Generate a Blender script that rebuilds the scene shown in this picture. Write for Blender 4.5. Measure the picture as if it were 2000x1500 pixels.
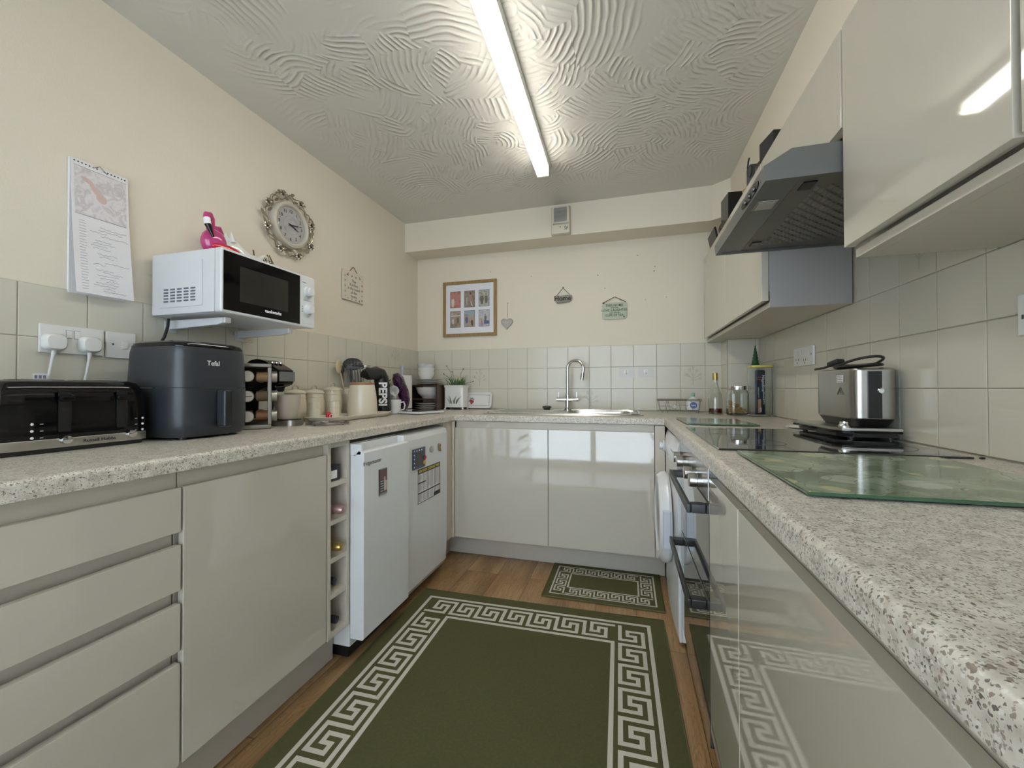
import bpy, bmesh, math, random
from math import sin, cos, pi, radians as RAD
from mathutils import Vector as V, Matrix, noise as MN
random.seed(7)
for o in list(bpy.data.objects): bpy.data.objects.remove(o)
SC = bpy.context.scene
COL = SC.collection
# ---------------------------------------------------------------- camera
F_PX, YAW, PITCH, ROLL = 793.36, .2770, .0110, -.0019
CAM = V((1.6747, -3.0285, 1.0707))
f0 = V((-sin(YAW), cos(YAW), 0)); r0 = V((cos(YAW), sin(YAW), 0)); u0 = V((0, 0, 1))
fw = f0*cos(PITCH)+u0*sin(PITCH); up_ = u0*cos(PITCH)-f0*sin(PITCH)
rt = r0*cos(ROLL)+up_*sin(ROLL); up_ = up_*cos(ROLL)-r0*sin(ROLL)
cd = bpy.data.cameras.new('camera'); cam = bpy.data.objects.new('camera', cd); COL.objects.link(cam)
cd.sensor_width = 36; cd.lens = F_PX*36/2000; cd.clip_start = .02
cam.matrix_world = Matrix(((rt.x, up_.x, -fw.x, CAM.x), (rt.y, up_.y, -fw.y, CAM.y), (rt.z, up_.z, -fw.z, CAM.z), (0, 0, 0, 1)))
SC.camera = cam
# ---------------------------------------------------------------- light and exposure
SC.view_settings.view_transform = 'Standard'; SC.view_settings.look = 'None'
SC.view_settings.gamma = 1; SC.view_settings.use_curve_mapping = False
SC.view_settings.exposure = 0.5
LAMP_STRENGTH = 19.0
wd = bpy.data.worlds.new('world'); SC.world = wd; wd.use_nodes = True
wd.node_tree.nodes['Background'].inputs[0].default_value = (.60, .75, 1, 1)
wd.node_tree.nodes['Background'].inputs[1].default_value = .6
al = bpy.data.lights.new('window_daylight', 'AREA'); al.shape = 'RECTANGLE'; al.size = 2.05; al.size_y = 2.0  # daylight from behind, enlarged with the rear opening to fill low areas
al.energy = 50; al.color = (.80, .88, 1)
alo = bpy.data.objects.new('window_daylight', al); COL.objects.link(alo)
alo.location = (1.2, -4.02, 1.08); alo.rotation_euler = (RAD(90), 0, 0)
# ---------------------------------------------------------------- materials
def newmat(name):
    m = bpy.data.materials.new(name); m.use_nodes = True
    return m, m.node_tree, m.node_tree.nodes['Principled BSDF']
MATS = {}
def mat(name, c, rough=.5, metal=0, coat=0, bump=0, bscale=200, spec=None, trans=0, ior=None, emit=None, es=0, alpha=None, var=0, vscale=8, aniso=0):
    if name in MATS: return MATS[name]
    m, nt, b = newmat(name)
    b.inputs['Base Color'].default_value = (*c, 1); b.inputs['Roughness'].default_value = rough
    b.inputs['Metallic'].default_value = metal; b.inputs['Coat Weight'].default_value = coat; b.inputs['Coat Roughness'].default_value = .04
    if spec is not None: b.inputs['Specular IOR Level'].default_value = spec
    if trans: b.inputs['Transmission Weight'].default_value = trans
    if ior: b.inputs['IOR'].default_value = ior
    if emit: b.inputs['Emission Color'].default_value = (*emit, 1); b.inputs['Emission Strength'].default_value = es
    if alpha is not None: b.inputs['Alpha'].default_value = alpha
    tc = nt.nodes.new('ShaderNodeTexCoord'); nz = nt.nodes.new('ShaderNodeTexNoise')
    nt.links.new(tc.outputs['Object'], nz.inputs['Vector'])
    if bump:
        nz.inputs['Scale'].default_value = bscale
        bp = nt.nodes.new('ShaderNodeBump'); bp.inputs['Strength'].default_value = bump; bp.inputs['Distance'].default_value = .002
        nt.links.new(nz.outputs['Fac'], bp.inputs['Height']); nt.links.new(bp.outputs['Normal'], b.inputs['Normal'])
    nv = nt.nodes.new('ShaderNodeTexNoise'); nv.inputs['Scale'].default_value = vscale; nv.inputs['Detail'].default_value = 4
    nt.links.new(tc.outputs['Object'], nv.inputs['Vector'])
    v = var or .03
    mx = nt.nodes.new('ShaderNodeMix'); mx.data_type = 'RGBA'
    mx.inputs[6].default_value = (*[x*(1-v) for x in c], 1); mx.inputs[7].default_value = (*[min(1, x*(1+v)) for x in c], 1)
    nt.links.new(nv.outputs['Fac'], mx.inputs[0]); nt.links.new(mx.outputs[2], b.inputs['Base Color'])
    MATS[name] = m
    return m
def N(nt, t, **kw):
    n = nt.nodes.new(t)
    for k, v in kw.items():
        if k.startswith('i_'): n.inputs[int(k[2:]) if k[2:].isdigit() else k[2:]].default_value = v
        else: setattr(n, k, v)
    return n
def ramp(nt, fac, stops, interp='LINEAR'):
    r = nt.nodes.new('ShaderNodeValToRGB'); r.color_ramp.interpolation = interp
    e = r.color_ramp.elements
    while len(e) > 1: e.remove(e[-1])
    e[0].position = stops[0][0]; e[0].color = (*stops[0][1], 1)
    for p, c in stops[1:]:
        q = e.new(p); q.color = (*c, 1)
    nt.links.new(fac, r.inputs['Fac']); return r.outputs['Color']
def mix(nt, a, b, f, mode='MIX'):
    m = N(nt, 'ShaderNodeMix', data_type='RGBA', blend_type=mode)
    for s, x in ((0, f), (6, a), (7, b)):
        if hasattr(x, 'links'): nt.links.new(x, m.inputs[s])
        else: m.inputs[s].default_value = x if s == 0 else (*x, 1)
    return m.outputs[2]
def math_(nt, op, a, b=None):
    m = N(nt, 'ShaderNodeMath', operation=op)
    for s, x in ((0, a), (1, b)):
        if x is None: continue
        if hasattr(x, 'links'): nt.links.new(x, m.inputs[s])
        else: m.inputs[s].default_value = x
    return m.outputs[0]
def m_worktop():
    m, nt, b = newmat('speckled_laminate'); L = nt.links.new
    tc = N(nt, 'ShaderNodeTexCoord')
    nz = N(nt, 'ShaderNodeTexNoise', i_Scale=60, i_Detail=5)
    L(tc.outputs['Object'], nz.inputs['Vector'])
    base = ramp(nt, nz.outputs['Fac'], [(.3, (.47, .425, .36)), (.48, (.62, .575, .495)), (.7, (.73, .685, .60))])
    ds = N(nt, 'ShaderNodeTexNoise', i_Scale=220, i_Detail=2); L(tc.outputs['Object'], ds.inputs['Vector'])
    vm = N(nt, 'ShaderNodeVectorMath', operation='MULTIPLY_ADD'); L(ds.outputs['Color'], vm.inputs[0]); vm.inputs[1].default_value = (.006,)*3; L(tc.outputs['Object'], vm.inputs[2])
    col = base
    for sc, th, dist, c in ((250, .72, .42, (.27, .205, .16)), (420, .66, .42, (.30, .25, .215)), (140, .90, .32, (.20, .145, .115)), (330, .86, .42, (.09, .08, .07)), (220, .80, .4, (.76, .73, .66))):
        vo = N(nt, 'ShaderNodeTexVoronoi', i_Scale=sc); L(vm.outputs[0], vo.inputs['Vector'])
        sep = N(nt, 'ShaderNodeSeparateColor'); L(vo.outputs['Color'], sep.inputs[0])
        a = math_(nt, 'GREATER_THAN', sep.outputs[0], th); d = math_(nt, 'LESS_THAN', vo.outputs['Distance'], dist)
        col = mix(nt, col, c, math_(nt, 'MULTIPLY', math_(nt, 'MULTIPLY', a, d), .85))
    L(col, b.inputs['Base Color']); b.inputs['Roughness'].default_value = .33
    bp = N(nt, 'ShaderNodeBump', i_Strength=.25, i_Distance=.001); L(ds.outputs['Fac'], bp.inputs['Height']); L(bp.outputs['Normal'], b.inputs['Normal'])
    return m
def m_floor():
    m, nt, b = newmat('oak_laminate'); L = nt.links.new
    tc = N(nt, 'ShaderNodeTexCoord')
    mp = N(nt, 'ShaderNodeMapping'); mp.inputs['Rotation'].default_value = (0, 0, pi/2); L(tc.outputs['Object'], mp.inputs['Vector'])
    br = N(nt, 'ShaderNodeTexBrick', offset=.37)
    br.inputs['Scale'].default_value = 1; br.inputs['Brick Width'].default_value = 1.25; br.inputs['Row Height'].default_value = .19
    br.inputs['Mortar Size'].default_value = .0012; br.inputs['Color1'].default_value = (0, 0, 0, 1); br.inputs['Color2'].default_value = (1, 1, 1, 1)
    L(mp.outputs[0], br.inputs['Vector'])
    sep = N(nt, 'ShaderNodeSeparateColor'); L(br.outputs['Color'], sep.inputs[0])
    off = N(nt, 'ShaderNodeVectorMath', operation='MULTIPLY_ADD'); L(br.outputs['Color'], off.inputs[0]); off.inputs[1].default_value = (3, 7, 0); L(tc.outputs['Object'], off.inputs[2])
    sc = N(nt, 'ShaderNodeMapping'); sc.inputs['Scale'].default_value = (9, 1.6, 1); L(off.outputs[0], sc.inputs['Vector'])
    n1 = N(nt, 'ShaderNodeTexNoise', i_Scale=1.3, i_Detail=3, i_Distortion=1.6); L(sc.outputs[0], n1.inputs['Vector'])
    rings = math_(nt, 'FRACT', math_(nt, 'MULTIPLY', n1.outputs['Fac'], 14))
    sc2 = N(nt, 'ShaderNodeMapping'); sc2.inputs['Scale'].default_value = (130, 5, 1); L(off.outputs[0], sc2.inputs['Vector'])
    n2 = N(nt, 'ShaderNodeTexNoise', i_Scale=1, i_Detail=5); L(sc2.outputs[0], n2.inputs['Vector'])
    n3 = N(nt, 'ShaderNodeTexNoise', i_Scale=.9, i_Detail=3); L(sc.outputs[0], n3.inputs['Vector'])
    c = ramp(nt, n3.outputs['Fac'], [(.3, (.29, .17, .075)), (.5, (.43, .265, .125)), (.72, (.54, .36, .185))])
    c = mix(nt, c, ramp(nt, rings, [(0, (.50, .42, .36)), (.25, (.95, .95, .95)), (1, (1.0, 1.0, 1.0))]), .65, 'MULTIPLY')
    c = mix(nt, c, ramp(nt, n2.outputs['Fac'], [(.3, (.62, .55, .5)), (.6, (1, 1, 1))]), .6, 'MULTIPLY')
    c = mix(nt, c, ramp(nt, sep.outputs[0], [(0, (.82, .8, .78)), (1, (1.08, 1.05, 1.0))]), .8, 'MULTIPLY')
    c = mix(nt, c, (.05, .025, .012), math_(nt, 'MULTIPLY', br.outputs['Fac'], .8))
    L(c, b.inputs['Base Color']); b.inputs['Roughness'].default_value = .3
    bp = N(nt, 'ShaderNodeBump', i_Strength=.15, i_Distance=.001); L(n2.outputs['Fac'], bp.inputs['Height']); L(bp.outputs['Normal'], b.inputs['Normal'])
    return m
def m_ceiling():
    m, nt, b = newmat('combed_plaster'); L = nt.links.new
    tc = N(nt, 'ShaderNodeTexCoord')
    dz = N(nt, 'ShaderNodeTexNoise', i_Scale=4.5, i_Detail=2); L(tc.outputs['Object'], dz.inputs['Vector'])
    dd = N(nt, 'ShaderNodeVectorMath', operation='MULTIPLY_ADD'); L(dz.outputs['Color'], dd.inputs[0]); dd.inputs[1].default_value = (.075, .075, 0); L(tc.outputs['Object'], dd.inputs[2])
    heights = []
    for k, (scale, freq) in enumerate(((3.1, 78), (4.5, 60))):
        mp = N(nt, 'ShaderNodeMapping'); mp.inputs['Scale'].default_value = (scale, scale, 0); mp.inputs['Location'].default_value = (k*3.7, k*1.3, 0); L(dd.outputs[0], mp.inputs['Vector'])
        vo = N(nt, 'ShaderNodeTexVoronoi', voronoi_dimensions='2D', i_Scale=1); L(mp.outputs[0], vo.inputs['Vector'])
        loc = N(nt, 'ShaderNodeVectorMath', operation='SUBTRACT'); L(mp.outputs[0], loc.inputs[0]); L(vo.outputs['Position'], loc.inputs[1])
        ce = N(nt, 'ShaderNodeVectorMath', operation='MULTIPLY_ADD'); L(vo.outputs['Color'], ce.inputs[0]); ce.inputs[1].default_value = (3.0, 3.0, 0); ce.inputs[2].default_value = (-1.5, -1.5, 0)
        df = N(nt, 'ShaderNodeVectorMath', operation='SUBTRACT'); L(loc.outputs[0], df.inputs[0]); L(ce.outputs[0], df.inputs[1])
        fl = N(nt, 'ShaderNodeVectorMath', operation='MULTIPLY'); L(df.outputs[0], fl.inputs[0]); fl.inputs[1].default_value = (1, 1, 0)
        ln = N(nt, 'ShaderNodeVectorMath', operation='LENGTH'); L(fl.outputs[0], ln.inputs[0])
        s = math_(nt, 'SINE', math_(nt, 'MULTIPLY', ln.outputs['Value'], freq))
        s = math_(nt, 'ADD', math_(nt, 'MULTIPLY', s, .5), .5)
        s = math_(nt, 'POWER', s, 1.8)
        an = N(nt, 'ShaderNodeTexNoise', i_Scale=1.7+k, i_Detail=2); L(mp.outputs[0], an.inputs['Vector'])
        am = ramp(nt, an.outputs['Fac'], [(.40, (0, 0, 0)), (.56, (1, 1, 1))])
        h = math_(nt, 'MULTIPLY', s, am)
        heights.append(math_(nt, 'ADD', h, math_(nt, 'MULTIPLY', vo.outputs['Distance'], 1.0)))
    sel = N(nt, 'ShaderNodeTexNoise', i_Scale=3.1, i_Detail=1); L(tc.outputs['Object'], sel.inputs['Vector'])
    sf = ramp(nt, sel.outputs['Fac'], [(.47, (0, 0, 0)), (.53, (1, 1, 1))])
    hh = mix(nt, heights[0], heights[1], sf)
    # flat margin along the walls
    sx = N(nt, 'ShaderNodeSeparateXYZ'); L(tc.outputs['Object'], sx.inputs[0])
    def smooth(v, a, b_):
        mr = N(nt, 'ShaderNodeMapRange', interpolation_type='SMOOTHSTEP'); L(v, mr.inputs[0]); mr.inputs[1].default_value = a; mr.inputs[2].default_value = b_; return mr.outputs[0]
    mk = math_(nt, 'MULTIPLY', smooth(sx.outputs[0], .06, .42), smooth(math_(nt, 'MULTIPLY', sx.outputs[1], -1), .28, .85))
    mk = math_(nt, 'MULTIPLY', mk, smooth(math_(nt, 'SUBTRACT', 2.33, sx.outputs[0]), .02, .25))
    hh = math_(nt, 'MULTIPLY', hh, mk)
    bp = N(nt, 'ShaderNodeBump', i_Strength=1.0, i_Distance=.0042); L(hh, bp.inputs['Height']); L(bp.outputs['Normal'], b.inputs['Normal'])
    b.inputs['Base Color'].default_value = (.70, .67, .60, 1); b.inputs['Roughness'].default_value = .5
    return m
def m_oak(name, c1, c2, ax=1, sc=1):
    m, nt, b = newmat(name); L = nt.links.new
    tc = N(nt, 'ShaderNodeTexCoord'); mp = N(nt, 'ShaderNodeMapping')
    s = [90*sc]*3; s[ax] = 6*sc; mp.inputs['Scale'].default_value = s; L(tc.outputs['Object'], mp.inputs['Vector'])
    n = N(nt, 'ShaderNodeTexNoise', i_Scale=1, i_Detail=4); L(mp.outputs[0], n.inputs['Vector'])
    L(ramp(nt, n.outputs['Fac'], [(.3, c1), (.7, c2)]), b.inputs['Base Color']); b.inputs['Roughness'].default_value = .4
    return m
def m_blotch(name, cols, scale=14, rough=.4, trans=0, coat=0, detail=2, alpha=1):
    m, nt, b = newmat(name); L = nt.links.new
    tc = N(nt, 'ShaderNodeTexCoord'); n = N(nt, 'ShaderNodeTexNoise', i_Scale=scale, i_Detail=detail, i_Distortion=1.2); L(tc.outputs['Object'], n.inputs['Vector'])
    k = len(cols)
    L(ramp(nt, n.outputs['Fac'], [(.3+.4*i/(k-1), c) for i, c in enumerate(cols)]), b.inputs['Base Color'])
    b.inputs['Roughness'].default_value = rough; b.inputs['Transmission Weight'].default_value = trans; b.inputs['Coat Weight'].default_value = coat; b.inputs['Alpha'].default_value = alpha
    return m
CREAM_WALL = mat('cream_paint', (.79, .72, .59), .7, bump=.25, bscale=180, var=.02, vscale=2)
TILE = mat('tile_glaze', (.66, .625, .52), .24, bump=.12, bscale=25, var=.03, vscale=4)
TILEM = mat('sprig_transfer', (.44, .40, .32), .3)
GROUT = mat('grout', (.43, .39, .32), .9)
CEIL = m_ceiling(); WORKTOP = m_worktop(); FLOOR = m_floor()
UNIT = mat('gloss_cream_door', (.565, .525, .44), .03, coat=1, var=.015, vscale=2)
UNITW = mat('gloss_cream_wall_door', (.565, .525, .44), .04, coat=.8, bump=.06, bscale=3.5, var=.015, vscale=2)
CARC = mat('cream_carcass', (.60, .54, .45), .38, var=.02)
WHITE = mat('white_appliance', (.76, .77, .765), .25, coat=.2)
WPLAS = mat('white_plastic', (.80, .79, .76), .3)
BLACKG = mat('black_gloss', (.004, .004, .005), .07, spec=.38)
MWG = mat('black_door_glass', (.004, .004, .004), .05, spec=.22)
BLACK = mat('black_plastic', (.012, .012, .013), .35)
DARKG = mat('black_glass', (.008, .008, .009), .03, coat=.5)
STEEL = mat('brushed_steel', (.55, .54, .51), .28, metal=1, bump=.1, bscale=400)
HOODM = mat('hood_silver', (.175, .18, .175), .36, metal=.55)
CHROME = mat('chrome', (.75, .76, .78), .07, metal=1)
SATIN = mat('satin_metal', (.42, .40, .36), .35, metal=.9)
OLIVE = mat('olive_pile', (.098, .094, .031), .95, bump=1.0, bscale=900, var=.22, vscale=120)
OLIVEE = mat('rug_binding', (.12, .115, .045), .9, bump=.5, bscale=500)
CREAMP = mat('cream_pile', (.66, .62, .52), .95, bump=.8, bscale=900, var=.05, vscale=90)
STONE = mat('cream_stoneware', (.72, .655, .51), .3, coat=.2)
PINKISH = mat('beige_ceramic', (.50, .44, .37), .35)
CLEAR = mat('clear_glass', (.93, .97, .95), .02, trans=1, ior=1.45)
INK = mat('ink', (.05, .05, .055), .6)
TXTW = mat('white_lettering', (.85, .85, .85), .4)
CABLEB = mat('black_cable', (.012, .012, .012), .4)
CABLEW = mat('white_cable', (.74, .73, .70), .4)
CHINA = mat('white_china', (.80, .79, .76), .15, coat=.3)
PAPER = mat('paper', (.82, .80, .80), .8)
# ---------------------------------------------------------------- mesh builder
class MB:
    def __init__(s): s.bm = bmesh.new(); s.mi = 0
    def _mark(s, fs):
        for f in fs: f.material_index = s.mi
    def box(s, x0, x1, y0, y1, z0, z1, bev=0, seg=2, M=None):
        r = bmesh.ops.create_cube(s.bm, size=1); vs = r['verts']
        for v in vs:
            v.co = V((x0 if v.co.x < 0 else x1, y0 if v.co.y < 0 else y1, z0 if v.co.z < 0 else z1))
        fs = list({f for v in vs for f in v.link_faces}); s._mark(fs)
        if bev:
            es = list({e for v in vs for e in v.link_edges})
            rr = bmesh.ops.bevel(s.bm, geom=es, offset=bev, segments=seg, affect='EDGES', profile=.5)
            s._mark(rr['faces']); vs = list({v for f in rr['faces'] for v in f.verts} | {v for v in vs if v.is_valid})
        if M is not None:
            for v in vs: v.co = M @ v.co
        return s
    def ring(s, pts): return [s.bm.verts.new(p) for p in pts]
    def skin(s, rings, closed=True, caps=True):
        n = len(rings[0])
        for a, b in zip(rings, rings[1:]):
            for i in range(n if closed else n-1):
                j = (i+1) % n
                try:
                    f = s.bm.faces.new((a[i], a[j], b[j], b[i])); f.material_index = s.mi
                except ValueError: pass
        if caps and closed:
            for r in (rings[0][::-1], rings[-1]):
                if len(r) > 2:
                    try: f = s.bm.faces.new(r); f.material_index = s.mi
                    except ValueError: pass
        return s
    def frame(s, d):
        d = d.normalized(); a = V((0, 0, 1)) if abs(d.z) < .9 else V((1, 0, 0))
        x = d.cross(a).normalized(); y = d.cross(x).normalized(); return x, y
    def cyl(s, p0, p1, r0, r1=None, n=20, caps=True):
        p0, p1 = V(p0), V(p1); r1 = r0 if r1 is None else r1
        x, y = s.frame(p1-p0)
        A = [2*pi*i/n for i in range(n)]
        return s.skin([s.ring([p+x*r*cos(a)+y*r*sin(a) for a in A]) for p, r in ((p0, r0), (p1, r1))], caps=caps)
    def lathe(s, prof, c=(0, 0, 0), n=28, d=(0, 0, 1), sx=1, sy=1, caps=True, sq=2):
        c = V(c); d = V(d).normalized()
        if abs(d.z) > .99: x, y = V((1, 0, 0)), V((0, 1, 0))
        else: x, y = s.frame(d)
        def P(a):
            ca, sa = cos(a), sin(a)
            if sq == 2: return ca, sa
            k = (abs(ca)**sq+abs(sa)**sq)**(-1/sq); return ca*k, sa*k
        pp = [P(2*pi*i/n) for i in range(n)]
        return s.skin([s.ring([c+d*h+x*max(r, 1e-5)*sx*a+y*max(r, 1e-5)*sy*b for a, b in pp]) for r, h in prof], caps=caps)
    def tube(s, pts, r, n=8, closed=False, flat=1):
        pts = [V(p) for p in pts]; rings = []; m = len(pts); px_ = None
        for i, p in enumerate(pts):
            t = (pts[(i+1) % m]-pts[i-1]) if closed else (pts[min(i+1, m-1)]-pts[max(i-1, 0)])
            t.normalize()
            if px_ is None: x, y = s.frame(t)
            else:
                x = (px_-t*px_.dot(t)).normalized(); y = t.cross(x)
            px_ = x; q = r(i/(m-1)) if callable(r) else r
            rings.append(s.ring([p+x*q*cos(2*pi*k/n)+y*q*flat*sin(2*pi*k/n) for k in range(n)]))
        if closed: rings.append(rings[0])
        return s.skin(rings, caps=not closed)
    def prism(s, poly, a, b, ax='z', bev=0):
        def P(u, v, w): return {'z': (u, v, w), 'y': (u, w, v), 'x': (w, u, v)}[ax]
        r0_ = s.ring([P(u, v, a) for u, v in poly]); r1_ = s.ring([P(u, v, b) for u, v in poly])
        s.skin([r0_, r1_])
        if bev:
            es = [e for e in {e for v in r1_+r0_ for e in v.link_edges}]
            rr = bmesh.ops.bevel(s.bm, geom=es, offset=bev, segments=2, affect='EDGES'); s._mark(rr['faces'])
        return s
    def quad(s, o, r, u, x0, x1, y0, y1, d=0):
        o, r, u = V(o), V(r), V(u); n = r.cross(u)*d
        f = s.bm.faces.new([s.bm.verts.new(o+r*a+u*b+n) for a, b in ((x0, y0), (x1, y0), (x1, y1), (x0, y1))]); f.material_index = s.mi; return s
    def slab(s, o, r, u, x0, x1, y0, y1, d0, d1):
        o, r, u = V(o), V(r), V(u); n = r.cross(u)
        q = [(x0, y0), (x1, y0), (x1, y1), (x0, y1)]
        return s.skin([s.ring([o+r*a+u*b+n*d for a, b in q]) for d in (d0, d1)])
    def ball(s, c, r, amp=0, sub=3, seed=0, freq=18):
        r = V(r) if hasattr(r, '__len__') else V((r, r, r)); c = V(c)
        q = bmesh.ops.create_icosphere(s.bm, subdivisions=sub, radius=1)['verts']
        for v in q:
            p = V((v.co.x*r.x, v.co.y*r.y, v.co.z*r.z))
            k = 1+(amp*MN.noise((p+V((seed*3.1, seed, 0)))*freq) if amp else 0)
            v.co = c+p*k
        s._mark({f for v in q for f in v.link_faces}); return s
    def xf(s, M):
        for v in s.bm.verts: v.co = M @ v.co
        return s
def sq_prof(cx, cy, hx, hy, n=40, k=4):
    out = []
    for i in range(n):
        a = 2*pi*i/n; ca, sa = cos(a), sin(a); q = (abs(ca)**k+abs(sa)**k)**(-1/k)
        out.append((cx+hx*ca*q, cy+hy*sa*q))
    return out
INV = {}
def build(name, mb, mats, parent=None, smooth=True, label=None):
    me = bpy.data.meshes.new(name); bmesh.ops.recalc_face_normals(mb.bm, faces=mb.bm.faces[:])
    mb.bm.to_mesh(me); mb.bm.free()
    for m in (mats if isinstance(mats, (list, tuple)) else [mats]): me.materials.append(m)
    if smooth:
        for p in me.polygons: p.use_smooth = True
        me.set_sharp_from_angle(angle=RAD(38))
    o = bpy.data.objects.new(name, me); COL.objects.link(o)
    if smooth and len(me.polygons) < 9000:
        wn = o.modifiers.new('wn', 'WEIGHTED_NORMAL'); wn.keep_sharp = True; wn.weight = 100
    if parent is not None:
        root = parent
        while root.parent: root = root.parent
        if root.name in INV: me.transform(INV[root.name])
        o.parent = parent
    if label: o['label'] = label
    return o
def thing(name, label, cat, loc, rz=0, group=None, local=False):
    o = bpy.data.objects.new(name, None); COL.objects.link(o); o.empty_display_size = .05
    o.location = loc; o.rotation_euler = (0, 0, rz); o['label'] = label; o['category'] = cat
    if group: o['group'] = group
    if not local: INV[o.name] = (Matrix.Translation(V(loc)) @ Matrix.Rotation(rz, 4, 'Z')).inverted()
    return o
def solo(name, mb, mats, label, cat, group=None):
    """one-mesh thing; origin moved to its base centre"""
    o = build(name, mb, mats); me = o.data
    xs = [v.co for v in me.vertices]
    c = V(((min(v.x for v in xs)+max(v.x for v in xs))/2, (min(v.y for v in xs)+max(v.y for v in xs))/2, min(v.z for v in xs)))
    me.transform(Matrix.Translation(-c)); o.location = c
    o['label'] = label; o['category'] = cat
    if group: o['group'] = group
    return o
def struct(name, mb, mats, label=None):
    o = build(name, mb, mats); o['kind'] = 'structure'
    if label: o['label'] = label
    return o
def dup(t, loc, rz=0, label=None, group=None):
    r = t.copy(); COL.objects.link(r); r.location = loc; r.rotation_euler = (0, 0, rz)
    if label: r['label'] = label
    if group: r['group'] = group
    def rec(a, b):
        for ch in list(a.children):
            c = ch.copy(); COL.objects.link(c); c.parent = b; rec(ch, c)
    rec(t, r); return r
def text(s, size, o, r, u, m, parent, name='lettering', align='CENTER', ext=.0004, bold=0, space=1, sx=1):
    cu = bpy.data.curves.new('t', 'FONT'); cu.body = s; cu.size = size; cu.align_x = align; cu.align_y = 'CENTER'
    cu.extrude = ext/2; cu.offset = bold; cu.space_character = space; cu.resolution_u = 3
    ob = bpy.data.objects.new('t', cu); COL.objects.link(ob)
    dg = bpy.context.evaluated_depsgraph_get(); me = bpy.data.meshes.new_from_object(ob.evaluated_get(dg))
    bpy.data.objects.remove(ob); mb = MB(); mb.bm.from_mesh(me); bpy.data.meshes.remove(me)
    r, u, o = V(r), V(u), V(o); n = r.cross(u)
    for v in mb.bm.verts: c = v.co.copy(); v.co = o+r*c.x*sx+u*c.y+n*(c.z+ext/2)
    for f in mb.bm.faces: f.material_index = 0
    return build(name, mb, m, parent, smooth=False)
LX = (V((0, 1, 0)), V((0, 0, 1)))      # facing +x
BY = (V((1, 0, 0)), V((0, 0, 1)))      # facing -y
RX = (V((0, -1, 0)), V((0, 0, 1)))     # facing -x
# ================================================================ SHELL
W, H, ZW, ZT, T = 2.477, 2.363, .91, 1.3805, .1561
YR = -3.9
mb = MB().box(-.1, W+.1, YR-.1, .1, -.05, 0); struct('floor', mb, FLOOR)
mb = MB().box(-.1, W+.1, YR-.1, .1, H, H+.05); struct('ceiling', mb, CEIL)
mb = MB().box(-.1, 0, YR, .1, 0, H); struct('wall_left', mb, CREAM_WALL)
mb = MB().box(W, W+.1, YR, .1, 0, H)
mb.box(2.291, W, YR, -.172, 1.942, H)            # bulkhead above the wall units
struct('wall_right', mb, CREAM_WALL)
mb = MB().box(0, W, 0, .1, 0, H); mb.mi = 1
for x, z, r in ((.64, 1.99, .004), (.97, 1.93, .003), (1.47, 1.90, .0045), (1.52, 1.80, .0035), (1.75, 2.02, .004), (1.80, 1.70, .0035), (1.94, 1.71, .003), (1.86, 1.90, .005), (1.865, 1.93, .004)):
    mb.lathe([(r, 0), (r*.7, .0006)], (x, 0, z), 10, (0, -1, 0))
struct('wall_back', mb, [CREAM_WALL, mat('wall_plug_hole', (.30, .26, .2), .9)])
mb = MB().prism([(0, 0), (0, -.203), (2.2, -.203), (2.291, -.275), (W, -.275), (W, 0)], 2.139, H); struct('trim_1', mb, CREAM_WALL, 'boxed in soffit along the top of the back wall')
mb = MB().box(2.289, W, -.165, -.001, 0, 2.139); struct('trim_2', mb, CREAM_WALL, 'boxed in pipe column in the far right corner')
# unseen rear wall; window opening enlarged down to the floor to add fill light
mb = MB().box(0, .15, YR-.1, YR, 0, H).box(2.3, W, YR-.1, YR, 0, H).box(.15, 2.3, YR-.1, YR, 2.12, H)
struct('wall_rear', mb, CREAM_WALL)
mb = MB()
for a, b_, c, d in ((.15, .22, 0, 2.12), (2.23, 2.3, 0, 2.12), (.22, 2.23, 0, .08), (.22, 2.23, 2.05, 2.12), (1.19, 1.26, .08, 2.05)):
    mb.box(a, b_, YR-.08, YR-.02, c, d, .004)
wf = struct('window_1', mb, WPLAS, 'unseen white framed window behind the camera, enlarged into glazed doors for fill light')
for a, b_ in ((.22, 1.19), (1.26, 2.23)): build('pane', MB().box(a, b_, YR-.053, YR-.049, .08, 2.05), CLEAR, wf)
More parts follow.
